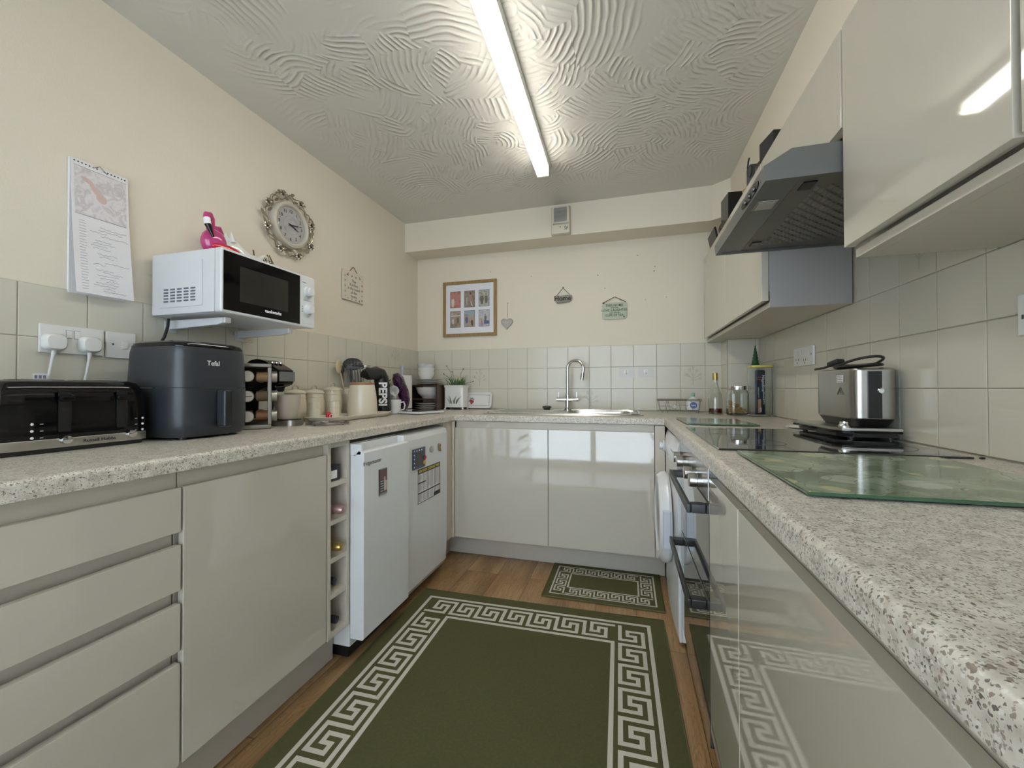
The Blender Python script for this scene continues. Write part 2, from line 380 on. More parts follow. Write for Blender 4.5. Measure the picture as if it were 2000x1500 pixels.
# tiles
def sprig(mb, o, r, u, s, seed):
    rn = random.Random(seed); o, r, u = V(o), V(r), V(u); n = r.cross(u)
    def st(pts, w0, w1):
        k = len(pts); P = [o+r*(a*s)+u*(b*s)+n*.0003 for a, b in pts]
        for i in range(k-1):
            d = (P[i+1]-P[i]).normalized(); q = d.cross(n); wa = (w0+(w1-w0)*i/(k-1))*s; wb = (w0+(w1-w0)*(i+1)/(k-1))*s
            f = mb.bm.faces.new([mb.bm.verts.new(x) for x in (P[i]-q*wa, P[i+1]-q*wb, P[i+1]+q*wb, P[i]+q*wa)]); f.material_index = mb.mi
    st([(0, -.42), (.01, -.25), (.0, -.08), (.05, .1)], .020, .010)
    for k, (a0, l, y0) in enumerate(((2.3, .5, -.2), (2.65, .45, -.05), (1.9, .5, .0), (1.25, .5, -.05), (.75, .52, -.12), (.35, .42, -.2), (1.6, .45, .1))):
        a = a0+rn.uniform(-.15, .15); x1, y1 = cos(a)*l*.6, y0+sin(a)*l*.6
        st([(0, y0), (x1*.5, y0+(y1-y0)*.6), (x1, y1)], .009, .006)
        for sg in (-1, 1):
            b2 = a+sg*.45; lx = x1+cos(b2)*.09; ly = y1+sin(b2)*.09
            st([(x1, y1), ((x1+lx)/2, (y1+ly)/2), (lx, ly), (lx+cos(a)*.08, ly+sin(a)*.08)], .004, .017)
            st([(lx+cos(a)*.08, ly+sin(a)*.08), (lx+cos(a)*.17, ly+sin(a)*.17)], .017, .002)
def tile_field(name, o, r, u, cols, rows, motifs, label):
    """cols: list of (a0,a1); rows: list of (z0,z1)"""
    mb = MB(); mb.mi = 1
    mb.slab(o, r, u, cols[0][0], cols[-1][1], rows[0][0], rows[-1][1], 0, .004)
    mb.mi = 0; o_, r_, u_ = V(o), V(r), V(u); n = r_.cross(u_)
    for i, (a0, a1) in enumerate(cols):
        for j, (z0, z1) in enumerate(rows):
            g = .0013; e = .0025
            q = lambda k, d: mb.ring([o_+r_*a+u_*b+n*d for a, b in ((a0+g+k, z0+g+k), (a1-g-k, z0+g+k), (a1-g-k, z1-g-k), (a0+g+k, z1-g-k))])
            mb.skin([q(0, .002), q(0, .0055), q(e, .007)])
    mb.mi = 2
    for k, (a, z, s) in enumerate(motifs): sprig(mb, o_+r_*a+u_*z+n*.007, r_, u_, s, k+11)
    return struct(name, mb, [TILE, GROUT, TILEM], label)
rows3 = [(.912, ZT-2*T), (ZT-2*T, ZT-T), (ZT-T, ZT)]
def cuts(a, b, first, t=T):
    xs = [a]; x = first
    while x < b-1e-4: xs.append(x); x += t
    xs.append(b); return list(zip(xs, xs[1:]))
# left wall, right dir = +y, origin at y=-3.6
lc = cuts(0, 3.6, (3.6-.1184) % T)
tile_field('wall_left_tiles', (0, -3.6, 0), *LX, lc, rows3, [(3.6-.353, 1.30, .125), (3.6-1.605, 1.30, .125)], 'cream glazed tiles along the left wall')
tile_field('wall_back_tiles', (0, 0, 0), *BY, cuts(.008, 2.288, T), rows3, [(T*3.5, 1.147, .125), (T*13.5, 1.147, .125), (T*9.05, .99, .125)], 'cream glazed tiles along the back wall')
rc = cuts(.18, 3.6, .8945-T*4)
rows5 = rows3+[(ZT, ZT+T), (ZT+T, ZT+2*T)]
tile_field('wall_right_tiles', (W, 0, 0), *RX, rc, rows3, [(.53, .995, .125), (1.17, 1.147, .125)], 'cream glazed tiles along the right wall')
rc2 = [(a, b_) for a, b_ in rc if 1.27 < a and b_ < 1.99+T]
tile_field('wall_right_tiles', (W, 0, 0), *RX, [(a, b_) for a, b_ in cuts(1.285, 1.862, .8945+T*3)], rows5[3:], [(1.61, 1.46, .125)], 'cream glazed tiles behind the cooker hood')
tile_field('wall_right_tiles', (W, -.165, 0), (1, 0, 0), (0, 0, 1), [(-.188, -.03), (-.03, -.008)], rows3, [], 'cream glazed tiles on the pipe column face')
tile_field('wall_right_tiles', (2.289, 0, 0), *RX, [(.006, .165)], rows3, [], 'cream glazed tiles on the pipe column side')
# ================================================================ WORKTOP (U shape, cut out for the sink)
ZB = .871
mb = MB()
def upoly(d): return [(.012, -3.3), (.6385-d, -3.3), (.6385-d, -.70+d), (1.864+d, -.70+d), (1.864+d, -3.3), (2.466, -3.3), (2.466, -.176), (2.278, -.176), (2.278, -.012), (.012, -.012)]
pf = [(.004, ZB), (.0012, ZB+.001), (0, ZB+.004), (0, ZW-.012), (.0010, ZW-.0075), (.0035, ZW-.0035), (.0075, ZW-.001), (.012, ZW)]
mb.skin([mb.ring([(x, y, z) for x, y in upoly(d)]) for d, z in pf])
wt = build('worktop', mb, WORKTOP)
cut = bpy.data.objects.new('c', bpy.data.meshes.new('c')); q = MB().box(1.27, 1.70, -.545, -.155, .8, 1.0); q.bm.to_mesh(cut.data); q.bm.free(); COL.objects.link(cut)
md = wt.modifiers.new('b', 'BOOLEAN'); md.object = cut; md.operation = 'DIFFERENCE'; md.solver = 'EXACT'
me = bpy.data.meshes.new_from_object(wt.evaluated_get(bpy.context.evaluated_depsgraph_get()))
wt.modifiers.clear(); wt.data = me; bpy.data.objects.remove(cut)
wt['label'] = 'speckled beige laminate worktop running in a U around three walls'; wt['category'] = 'worktop'
# ================================================================ BASE UNITS
XL, ZD0, ZD1 = .6185, .15, .829
def jrail(mb, ax, p, a, b):   # recessed grip channel above the doors
    pass
PL = mat('plinth_cream', (.50, .455, .385), .4)
# drawers
t = thing('drawer_cabinet', 'cream base cabinet with four stacked handleless drawers at the near left', 'cabinet', (.3, -2.59, .15))
mb = MB().box(.02, .585, -2.884, -2.286, .15, .868, .001); build('body', mb, CARC, t)
mb = MB().box(.585, .598, -2.884, -2.286, .795, .868, .001); build('grip_rail', mb, CARC, t)
for z0, z1 in ((.72, .829), (.577, .688), (.43, .545), (.153, .40)):
    mb = MB().box(.599, XL, -2.884, -2.287, z0, z1, .0018); build('drawer', mb, UNIT, t)
# door unit
def door_unit(label, y0, y1, x_in, x_door, doors, name='base_cabinet', side=1):
    xs = sorted
    c = thing(name, label, 'cabinet', ((x_in+x_door)/2, (y0+y1)/2, .15))
    a, b_ = sorted((x_in, x_door-side*.034)); mb = MB().box(a, b_, y0, y1, .15, .868, .001); build('body', mb, CARC, c)
    a, b_ = sorted((x_door-side*.034, x_door-side*.0205)); mb = MB().box(a, b_, y0, y1, .795, .868, .001); build('grip_rail', mb, CARC, c)
    for d0, d1 in doors:
        a, b_ = sorted((x_door-side*.0195, x_door)); mb = MB().box(a, b_, d0, d1, .152, ZD1, .0018); build('door', mb, UNIT, c)
    return c
door_unit('cream base cabinet with one plain door between the drawers and the wine rack', -2.282, -1.782, .02, XL, [(-2.281, -1.786)])
# wine rack
t = thing('wine_rack', 'narrow cream open wine rack with five cubbies beside the white fridge', 'wine rack', (.3, -1.717, .15))
mb = MB().box(.06, XL, -1.779, -1.763, .147, .868, .001).box(.06, XL, -1.675, -1.659, .147, .868, .001).box(.06, XL, -1.763, -1.675, .851, .868, .001).box(.045, .06, -1.779, -1.659, .147, .868)
build('frame', mb, CARC, t)
for z in (.704, .563, .422, .290, .147):
    build('shelf', MB().box(.0602, XL-.001, -1.7628, -1.6752, z, z+.018, .001), CARC, t)
foil = mat('pink_foil', (.55, .36, .34), .3, metal=.7); gold = mat('gold_foil', (.55, .40, .14), .3, metal=.9)
DGLASS = mat('dark_bottle_glass', (.012, .02, .012), .08, coat=.4)
def wine(z, m, label, ball=False, x1=.60):
    t = thing('wine_bottle', label, 'bottle', (.35, -1.725, z), group=None)
    y = -1.7275; zz = z+.0345
    mb = MB().lathe([(.0, 0), (.034, 0), (.034, .19), (.028, .215), (.014, .245), (.0135, .26)], (x1-.33, y, zz), 24, (1, 0, 0)); build('glass', mb, DGLASS, t)
    if ball: mb = MB().lathe([(.0145, .25), (.016, .27), (.0135, .285), (.016, .292), (.0165, .315), (.012, .33), (0.0, .332)], (x1-.33, y, zz), 20, (1, 0, 0))
    else: mb = MB().lathe([(.0142, .25), (.0142, .318), (.0135, .324), (0, .325)], (x1-.33, y, zz), 20, (1, 0, 0))
    build('foil_cap', mb, m, t); return t
wine(.5815, foil, 'wine bottle with crinkled pink foil neck lying in the second cubby from the top', True, .645)
wine(.4405, gold, 'bottle with gold foil neck lying in the middle cubby of the wine rack', True, .637)
wine(.3085, BLACK, 'dark bottle neck lying in the fourth cubby from the top', False, .612)
wine(.1655, BLACK, 'dark wine bottle with black cap lying in the lowest cubby', False, .622)
t = thing('gift_box', 'small black box with a white label in the top cubby of the wine rack', 'box', (.5, -1.735, .722))
build('carton', MB().box(.25, .609, -1.762, -1.702, .7225, .782, .002), BLACKG, t)
build('label_sticker', MB().box(.6092, .6098, -1.758, -1.720, .733, .763), PAPER, t)
# fridge 1
t = thing('under_counter_fridge', 'white under counter fridge with a small photo magnet beside the wine rack', 'fridge', (.33, -1.53, .0))
build('cabinet', MB().box(.06, .615, -1.652, -1.325, .05, .855, .004), WHITE, t)
build('base', MB().box(.1, .60, -1.64, -1.335, .003, .05), BLACK, t)
mb = MB().prism([(.62, .088), (.676, .088), (.682, .095), (.682, .818), (.676, .824), (.655, .824), (.642, .806), (.620, .806)], -1.655, -1.32, 'y'); build('door', mb, WHITE, t)
mb = MB().box(.618, .634, -1.655, -1.32, .806, .852, .002).box(.634, .668, -1.34, -1.32, .81, .852, .002).box(.634, .668, -1.655, -1.64, .81, .852, .002); build('door_top', mb, WHITE, t)
text('fridgemaster', .024, (.6823, -1.60, .775), *LX, INK, t, sx=1.0)
# fridge 2
t2 = thing('under_counter_freezer', 'white under counter freezer with magnets and a cooking chart in the back left corner', 'freezer', (.33, -1.06, 0))
build('cabinet', MB().box(.06, .59, -1.30, -.83, .03, .85, .004), WHITE, t2)
mb = MB().prism([(.592, .045), (.625, .045), (.642, .075), (.648, .30), (.648, .815), (.64, .838), (.61, .849), (.592, .849)], -1.313, -.823, 'y', .0015); build('door', mb, WHITE, t2)
build('base', MB().box(.1, .58, -1.29, -.84, .003, .03), BLACK, t2)
# things on the fridges
t = thing('photo_magnet', 'small portrait photo magnet of two people in dark clothes on the nearer white fridge', 'magnet', (.684, -1.53, .62))
mb = MB().slab((.6825, -1.53, .68), *LX, -.028, .028, -.055, .055, 0, .003); build('backing', mb, CLEAR, t)
mb = MB(); mb.slab((.6858, -1.53, .68), *LX, -.026, .026, -.045, .053, 0, .0004); mb.mi = 1; mb.slab((.6863, -1.53, .68), *LX, -.022, .002, -.04, .01, 0, .0003)
mb.mi = 2
for k in range(5): mb.slab((.6867, -1.53, .68), *LX, -.022, .0, -.038+.01*k, -.034+.01*k, 0, .0002)
mb.mi = 3; mb.slab((.6863, -1.53, .68), *LX, .004, .024, -.038, .004, 0, .0003); mb.mi = 4
mb.ball((.6863, -1.521, .691), (.0006, .007, .010), sub=2)
build('print', mb, [mat('photo_brown', (.16, .09, .08), .3), INK, mat('stripe_grey', (.5, .5, .52), .4), mat('photo_pink', (.62, .50, .48), .4), mat('photo_skin', (.52, .34, .27), .4)], t)
t = thing('frame_magnet', 'dark blue rectangular frame magnet with white specks on the freezer door', 'magnet', (.652, -1.16, .67))
mb = MB().slab((.6485, -1.165, .718), *LX, -.062, .062, -.052, .05, 0, .006); build('plate', mb, mat('navy', (.012, .03, .09), .25, coat=.4), t)
mb = MB().slab((.6547, -1.165, .718), *LX, -.03, .028, -.036, .03, 0, .0006); build('photo', mb, DARKG, t)
mb = MB()
for k in range(5): mb.slab((.6547, -1.165, .718), *LX, -.054, -.047, -.043+.02*k, -.037+.02*k, 0, .0006)
for k in range(3): mb.slab((.6547, -1.165, .718), *LX, -.03+.025*k, -.022+.025*k, .036, .042, 0, .0006)
build('specks', mb, TXTW, t)
mb = MB().ball((.657, -1.115, .688), (.004, .014, .012), sub=2); build('charm', mb, mat('yellow_enamel', (.62, .36, .05), .3), t)
mb = MB().ball((.657, -1.108, .712), (.004, .014, .010), sub=2); build('charm', mb, mat('red_enamel', (.45, .03, .03), .3), t)
t = thing('oval_magnet', 'oval silver pewter magnet at the top of the freezer door', 'magnet', (.65, -1.02, .72))
build('disc', MB().lathe([(.021, 0), (.021, .003), (.017, .005), (0, .0055)], (.6485, -1.02, .742), 24, (1, 0, 0), sx=1.2, sy=.85), STEEL, t)
t = thing('squirrel_magnet', 'tiny brown figure magnet near the right edge of the freezer door', 'magnet', (.65, -.93, .72))
mb = MB().ball((.653, -.931, .733), (.0045, .011, .014), sub=2).ball((.653, -.924, .752), (.0045, .009, .008), sub=2).ball((.653, -.940, .752), (.004, .006, .013), sub=2).ball((.653, -.920, .722), (.004, .009, .005), sub=2); build('figure', mb, mat('bronze', (.33, .20, .07), .4), t)
t = thing('cooking_chart', 'black framed air fryer cooking times chart stuck on the freezer door', 'chart', (.65, -1.04, .49))
o = V((.6484, -1.045, .57)); r, u = LX
build('sheet', MB().slab(o, r, u, -.128, .128, -.088, .088, 0, .0008), PAPER, t)
mb = MB().slab(o, r, u, -.128, .128, .062, .088, .0009, .0013).slab(o, r, u, -.128, -.124, -.088, .062, .0009, .0013).slab(o, r, u, .124, .128, -.088, .062, .0009, .0013).slab(o, r, u, -.124, .124, -.088, -.085, .0009, .0013)
mb.slab(o, r, u, -.124, -.04, .012, .018, .0009, .0013).slab(o, r, u, -.124, .124, -.04, -.033, .0009, .0013).slab(o, r, u, .05, .124, -.085, -.066, .0009, .0013)
rn = random.Random(3)
for cxx in (-.12, -.035, .05):
    for k in range(26):
        z = .056-.0054*k
        if -.042 < z < -.030: continue
        a = cxx; mb.slab(o, r, u, a, a+rn.uniform(.02, .038), z, z+.0019, .0009, .0011); mb.slab(o, r, u, a+.045, a+.056, z, z+.0019, .0009, .0011); mb.slab(o, r, u, a+.062, a+.072, z, z+.0019, .0009, .0011)
build('table_print', mb, INK, t)
text('AIR FRYER COOKING TIMES', .0185, o+V((.0015, 0, .0745)), r, u, mat('yellow_print', (.75, .62, .08), .5), t, bold=.0004)
# corner posts, sink cabinet
t = thing('corner_post', 'cream corner filler post between the freezer and the sink cabinet', 'filler panel', (.6, -.76, .15))
mb = MB().box(.50, .604, -.812, -.70, .15, .868, .001).box(.604, .622, -.79, -.70, .15, .868, .001).box(.6225, .6385, -.70, -.682, .15, .868, .001); build('post', mb, CARC, t)
t = thing('sink_cabinet', 'cream sink base cabinet with two plain doors under the back worktop', 'cabinet', (1.23, -.4, .15))
mb = MB().box(.64, 1.262, -.655, -.06, .15, .80, .001).box(1.71, 1.815, -.655, -.06, .15, .80).box(1.262, 1.71, -.655, -.06, .15, .68).box(.64, 1.8144, -.669, -.655, .15, .868, .001); build('body', mb, CARC, t)
for a, b_ in ((.6405, 1.2255), (1.2285, 1.8135)):
    build('door', MB().box(a, b_, -.6895, -.6705, .152, ZD1, .0018), UNIT, t)
t = thing('filler_post', 'narrow cream filler post beside the washing machine', 'filler panel', (1.84, -.67, .15))
build('post', MB().box(1.8165, 1.868, -.688, -.674, .15, .868, .001), CARC, t)
solo('plinth', MB().box(.53, .545, -3.3, -1.662, .002, .148, .001), PL, 'long cream plinth under the left cabinets', 'plinth')
mb = MB().box(.5455, 1.876, -.558, -.543, .002, .148, .001).box(.53, .545, -.80, -.543, .002, .148, .001)
solo('plinth', mb, PL, 'pale plinth below the sink cabinet doors', 'plinth')
solo('plinth', MB().box(1.955, 1.97, -3.3, -1.835, .002, .148, .001), PL, 'plinth under the cabinets on the right', 'plinth')
# ================================================================ WASHING MACHINE
t = thing('washing_machine', 'white front loading washing machine in the right corner beside the oven', 'washing machine', (2.15, -.92, 0))
XF = 1.873
mb = MB().box(XF+.012, 2.44, -1.218, -.666, .02, .855, .006); build('body', mb, WHITE, t)
mb = MB()
prof = []
n = 14
rings = []
for k in range(n+1):
    y = -1.218+(.552)*k/n; s = 1-((k/n)*2-1)**2
    xo = XF-.016*s
    rings.append(mb.ring([(XF+.012, y, .735), (xo, y, .735), (xo-.004, y, .77), (xo+.002, y, .82), (xo+.02 if xo+.02 < XF+.011 else XF+.011, y, .853), (XF+.012, y, .853)]))
mb.skin(rings); build('control_panel', mb, WHITE, t)
mb = MB()
rings = []
for k in range(n+1):
    y = -1.218+(.552)*k/n; s = 1-((k/n)*2-1)**2; xo = XF-.010*s
    rings.append(mb.ring([(XF+.012, y, .022), (xo+.004, y, .022), (xo, y, .06), (xo, y, .733), (XF+.012, y, .733)]))
mb.skin(rings); build('front_panel', mb, WHITE, t)
build('programme_dial', MB().lathe([(.030, 0), (.028, .006), (.020, .008), (.019, .024), (0, .025)], (XF-.018, -.80, .775), 28, (-1, 0, 0)), mat('grey_white_plastic', (.66, .67, .72), .3), t)
build('drawer_line', MB().box(XF-.0135, XF-.0125, -1.205, -1.02, .795, .797), INK, t)
for k in range(6): build('button', MB().lathe([(.003, 0), (.003, .002), (0, .002)], (XF-.0205, -.88-.03*k, .765), 10, (-1, 0, 0)), mat('grey_plastic', (.35, .36, .38), .4), t)
dr = build('door', MB().lathe([(.155, 0), (.205, 0), (.213, .012), (.208, .034), (.192, .05), (.172, .052), (.163, .046), (.155, .0)], (XF-.012, -.925, .453), 48, (-1, 0, 0), caps=False), WHITE, t)
build('door_glass', MB().lathe([(.1625, .044), (.15, .046), (.10, .044), (0, .040)], (XF-.012, -.925, .453), 40, (-1, 0, 0), caps=False), mat('smoked_glass', (.03, .03, .035), .05, coat=.5), dr)
build('door_handle', MB().box(XF-.052, XF-.020, -1.141, -1.118, .37, .535, .006), mat('pale_blue_plastic', (.58, .62, .70), .25), dr)
# ================================================================ OVEN
XO = 1.882
t = thing('double_oven', 'built under double oven with black glass doors and four steel knobs', 'oven', (2.15, -1.53, .1))
build('body', MB().box(XO+.03, 2.44, -1.828, -1.228, .10, .868, .001), CARC, t)
build('control_panel', MB().box(XO, XO+.029, -1.828, -1.228, .765, .868, .0015), mat('oven_steel', (.30, .30, .295), .25, metal=.9), t)
for z0, z1 in ((.497, .758), (.105, .490)):
    d = build('door', MB().box(XO+.002, XO+.029, -1.827, -1.229, z0, z1, .002), mat('oven_glass', (.05, .052, .055), .04, coat=.6), t)
    zc = z1-.027
    mb = MB().box(1.834, 1.846, -1.785, -1.275, zc-.013, zc+.013, .003)
    mb.box(1.846, XO+.002, -1.785, -1.755, zc-.013, zc+.013, .003).box(1.846, XO+.002, -1.305, -1.275, zc-.013, zc+.013, .003)
    mb2 = MB().box(1.8325, 1.8338, -1.783, -1.277, zc-.011, zc+.011, .0004)
    h = build('handle', mb, BLACK, d)
for y in (-1.325, -1.42, -1.625, -1.735):
    k = build('knob', MB().lathe([(.0205, 0), (.0205, .014), (.0185, .0145), (.0185, .016), (.0205, .0165), (.020, .034), (.018, .036), (0, .036)], (XO, y, .802), 32, (-1, 0, 0)), STEEL, t)
build('vent_trim', MB().box(XO-.0005, XO+.02, -1.827, -1.229, .759, .7645), BLACK, t)
# right base units
door_unit('cream base cabinet with one narrow door next to the oven', -2.126, -1.832, 2.44, 1.884, [(-2.1245, -1.8335)], side=-1)
door_unit('cream base cabinet with one wide glossy door nearest on the right', -2.73, -2.128, 2.44, 1.884, [(-2.7285, -2.1295)], side=-1)
# ================================================================ WALL UNITS
XD = 2.175
def wall_unit(label, y0, y1, doors, zdoor=1.406, z0=1.38, x1=W-.0085, notch=False):
    t = thing('wall_cabinet', label, 'cabinet', (2.33, (y0+y1)/2, z0))
    x1 = 2.289
    mb = MB().box(2.228, 2.468, y0, y1, z0, 1.941, .0008) if not notch else MB().box(2.228, 2.468, y0, -.176, z0, 1.941, .0008).box(2.228, 2.286, -.176, y1, z0, 1.941, .0008)
    mb.box(2.20, 2.228, y0, y1, z0, zdoor-.006, .0008); mb.box(2.20, 2.228, y0, y1, zdoor+.034, 1.941, .0008)
    build('body', mb, CARC, t)
    for a, b_ in doors: build('door', MB().box(XD, 2.1985, a, b_, zdoor, 1.941, .0015), UNITW, t)
    return t
wall_unit('cream wall cabinet with two doors in the far right corner', -1.262, -.010, [(-1.260, -.660), (-.657, -.030)], notch=True)
wall_unit('short cream wall cabinet bridging above the cooker hood', -1.872, -1.266, [(-1.871, -1.267)], zdoor=1.70, z0=1.675)
wall_unit('cream wall cabinet with a wide glossy door just right of the hood', -2.326, -1.876, [(-2.322, -1.878)])
wall_unit('cream wall cabinet with a glossy door at the right edge of the picture', -2.93, -2.330, [(-2.928, -2.334)])
solo('end_panel', MB().box(2.2005, 2.466, -1.2652, -1.2628, 1.381, 1.674), mat('shaded_panel', (.38, .365, .35), .3), 'plain side panel of the far wall cabinet below the hood, greyed to look shaded', 'panel')  # cabinet side; its shading is put into the grey base colour
# ================================================================ HOOD
t = thing('cooker_hood', 'silver grey visor cooker hood with slotted filter over the hob', 'cooker hood', (2.24, -1.57, 1.59))
hy0, hy1 = -1.872, -1.268
mb = MB().prism([(2.012, 1.594), (2.008, 1.631), (2.071, 1.668), (2.46, 1.668), (2.46, 1.594), (2.452, 1.594), (2.452, 1.66), (2.075, 1.66), (2.016, 1.625), (2.03, 1.594)], hy0, hy1, 'y')
mb.prism([(2.03, 1.594), (2.016, 1.625), (2.075, 1.66), (2.452, 1.66), (2.452, 1.594)], hy0, hy0+.006, 'y').prism([(2.03, 1.594), (2.016, 1.625), (2.075, 1.66), (2.452, 1.66), (2.452, 1.594)], hy1-.006, hy1, 'y')
build('canopy', mb, HOODM, t)
mb = MB().box(2.03, 2.098, hy0+.007, hy1-.007, 1.600, 1.604).box(2.012, 2.030, hy0+.002, hy1-.002, 1.5935, 1.597, .001); build('underside_panel', mb, HOODM, t)
fm = mat('filter_metal', (.20, .19, .17), .5, metal=.6)
mb = MB().box(2.10, 2.45, hy0+.007, hy1-.007, 1.602, 1.606)
mb.mi = 0
for i in range(13):
    for j in range(17):
        y = hy0+.085+i*.034+(.017 if j % 2 else 0); x = 2.155+j*.0165
        if y+.022 > hy1-.05: continue
        mb.prism([(x, 1.6019), (x+.009, 1.6019), (x+.009, 1.5965)], y, y+.022, 'y')
build('grease_filter', mb, fm, t)
for y in (-1.80, -1.35): build('filter_latch', MB().box(2.115, 2.145, y-.022, y+.022, 1.598, 1.6018), BLACK, t)
mb = MB().box(2.03, 2.085, -1.735, -1.675, 1.597, 1.5995, .0008); l = build('lamp_bezel', mb, SATIN, t)
build('lamp_lens', MB().box(2.037, 2.078, -1.728, -1.682, 1.5955, 1.5968), mat('frosted_lens', (.45, .42, .36), .3), l)
hu = V((2.008-2.012, 0, 1.631-1.594)).normalized(); ho = V((2.0099, -1.746, 1.6125))
mb = MB(); hn = V((0, -1, 0)).cross(hu)
mb.skin([mb.ring([ho+V((0, -1, 0))*a+hu*b_+hn*d for a, b_ in sq_prof(0, 0, .082, .0125, 40, 2.6)]) for d in (.0002, .0018)])
bz = build('control_panel', mb, BLACKG, t)
for k in range(3): build('control_button', MB().lathe([(.0075, 0), (.0065, .004), (0, .0045)], ho+V((0, -.042+.042*k, 0))+hn*.002, 16, hn), mat('dark_button', (.12, .12, .12), .3, metal=.7), bz)
# ================================================================ HOB, BOARDS
t = thing('induction_hob', 'black glass hob set into the right worktop under the hood', 'hob', (2.16, -1.572, ZW))
build('glass', MB().box(1.90, 2.42, -1.872, -1.272, ZW+.0005, ZW+.0055, .002), DARKG, t)
for x, y, r in ((2.03, -1.43, .09), (2.03, -1.72, .07), (2.29, -1.43, .07), (2.29, -1.72, .10)):
    rings_ = MB().lathe([(r, 0), (r, .0002), (r-.0025, .0002), (r-.0025, 0)], (x, y, ZW+.0056), 48, caps=False)
    build('zone_ring', rings_, mat('zone_print', (.10, .10, .10), .2), t)
def m_board():
    m, nt, b = newmat('printed_green_glass'); L = nt.links.new
    tc = N(nt, 'ShaderNodeTexCoord'); n = N(nt, 'ShaderNodeTexNoise', i_Scale=9, i_Detail=3, i_Distortion=.8); L(tc.outputs['Object'], n.inputs['Vector'])
    c = ramp(nt, n.outputs['Fac'], [(.3, (.10, .15, .09)), (.45, (.21, .27, .17)), (.6, (.32, .38, .27)), (.75, (.42, .46, .36))])
    dd = N(nt, 'ShaderNodeVectorMath', operation='MULTIPLY_ADD'); L(n.outputs['Color'], dd.inputs[0]); dd.inputs[1].default_value = (.06,)*3; L(tc.outputs['Object'], dd.inputs[2])
    vo = N(nt, 'ShaderNodeTexVoronoi', i_Scale=11); L(dd.outputs[0], vo.inputs['Vector'])
    sp = N(nt, 'ShaderNodeSeparateColor'); L(vo.outputs['Color'], sp.inputs[0])
    mk = math_(nt, 'MULTIPLY', math_(nt, 'GREATER_THAN', sp.outputs[0], .55), math_(nt, 'LESS_THAN', vo.outputs['Distance'], .42))
    c = mix(nt, c, (.52, .50, .26), math_(nt, 'MULTIPLY', mk, .75))
    mk2 = math_(nt, 'MULTIPLY', math_(nt, 'LESS_THAN', sp.outputs[1], .35), math_(nt, 'LESS_THAN', vo.outputs['Distance'], .36))
    c = mix(nt, c, (.48, .54, .42), math_(nt, 'MULTIPLY', mk2, .6))
    wv = N(nt, 'ShaderNodeTexVoronoi', feature='DISTANCE_TO_EDGE', i_Scale=16); L(dd.outputs[0], wv.inputs['Vector'])
    c = mix(nt, c, (.10, .12, .07), math_(nt, 'MULTIPLY', math_(nt, 'LESS_THAN', wv.outputs['Distance'], .018), .55))
    L(c, b.inputs['Base Color']); b.inputs['Roughness'].default_value = .10; b.inputs['Specular IOR Level'].default_value = .35
    return m
BOARD = m_board(); EDGE = mat('green_glass_edge', (.05, .125, .065), .1, coat=.5)
def board(label, pts):
    t = thing('glass_chopping_board', label, 'chopping board', (sum(p[0] for p in pts)/4, sum(p[1] for p in pts)/4, ZW))
    c = V((sum(p[0] for p in pts)/4, sum(p[1] for p in pts)/4))
    mb = MB().prism(pts, ZW+.003, ZW+.008, 'z', .0012); build('glass_edge', mb, EDGE, t)
    mb = MB().prism([tuple(c+(V(p)-c)*.994) for p in pts], ZW+.0082, ZW+.0086); build('printed_face', mb, BOARD, t)
    for p in pts:
        q = c+(V(p)-c)*.9; build('rubber_foot', MB().cyl((q.x, q.y, ZW+.0002), (q.x, q.y, ZW+.003), .006, n=12), WPLAS, t)
board('large green printed glass chopping board on the near right worktop', [(1.928, -2.335), (2.33, -2.325), (2.33, -1.915), (1.930, -1.92)])
board('smaller green printed glass chopping board on the worktop behind the hob', [(1.925, -1.115), (2.2, -1.14), (2.187, -.815), (1.914, -.745)])
# ================================================================ TILED SINK AREA
t = thing('kitchen_sink', 'stainless steel inset sink with drainer on the back worktop', 'sink', (1.27, -.34, ZW))
mb = MB(); z = ZW+.0006
def ringxy(x0, x1, y0, y1, zz, k=8, n=48): return [(a, b_, zz) for a, b_ in sq_prof((x0+x1)/2, (y0+y1)/2, (x1-x0)/2, (y1-y0)/2, n, k)]
# deck as frame around the bowl
deck = [(.775, 1.765, -.60, -.085)]
A = ringxy(.775, 1.765, -.60, -.085, z, 14, 64); B = ringxy(.777, 1.763, -.598, -.087, z+.004, 14, 64)
C_ = ringxy(1.285, 1.69, -.53, -.17, z+.004, 8, 64); D_ = ringxy(1.292, 1.683, -.523, -.177, z-.004, 8, 64); E_ = ringxy(1.31, 1.665, -.505, -.195, z-.17, 6, 64); F_ = ringxy(1.35, 1.62, -.46, -.24, z-.18, 6, 64)
mb.skin([mb.ring(p) for p in (A, B, C_, D_, E_, F_)], caps=False)
rr = mb.ring(F_); mb.bm.faces.new(rr)
build('basin', mb, STEEL, t)
mb = MB()
for k in range(9):
    y = -.50+k*.04; mb.tube([(.84, y, z+.0045), (1.18, y, z+.0045)], .004, 8)
build('drainer_ribs', mb, STEEL, t)
mb = MB().tube([(a, b_, z+.006) for a, b_, _ in ringxy(.80, 1.74, -.58, -.105, 0, 12, 64)], .0065, 8, closed=True); build('raised_rim', mb, CHROME, t)
t = thing('mixer_tap', 'tall chrome swan neck mixer tap behind the sink', 'tap', (1.262, -.125, ZW))
bx, by = 1.262, -.125
build('base', MB().lathe([(.024, 0), (.024, .012), (.019, .018), (.0165, .022), (.0165, .11), (.014, .118), (.0125, .12)], (bx, by, ZW+.006), 28), CHROME, t)
pts = [(bx, by, ZW+.12), (bx, by, ZW+.22)]
R_ = .06; ctr = V((bx+R_*.95, by-R_*.25, 1.208)); dx = V((.967, -.255, 0))
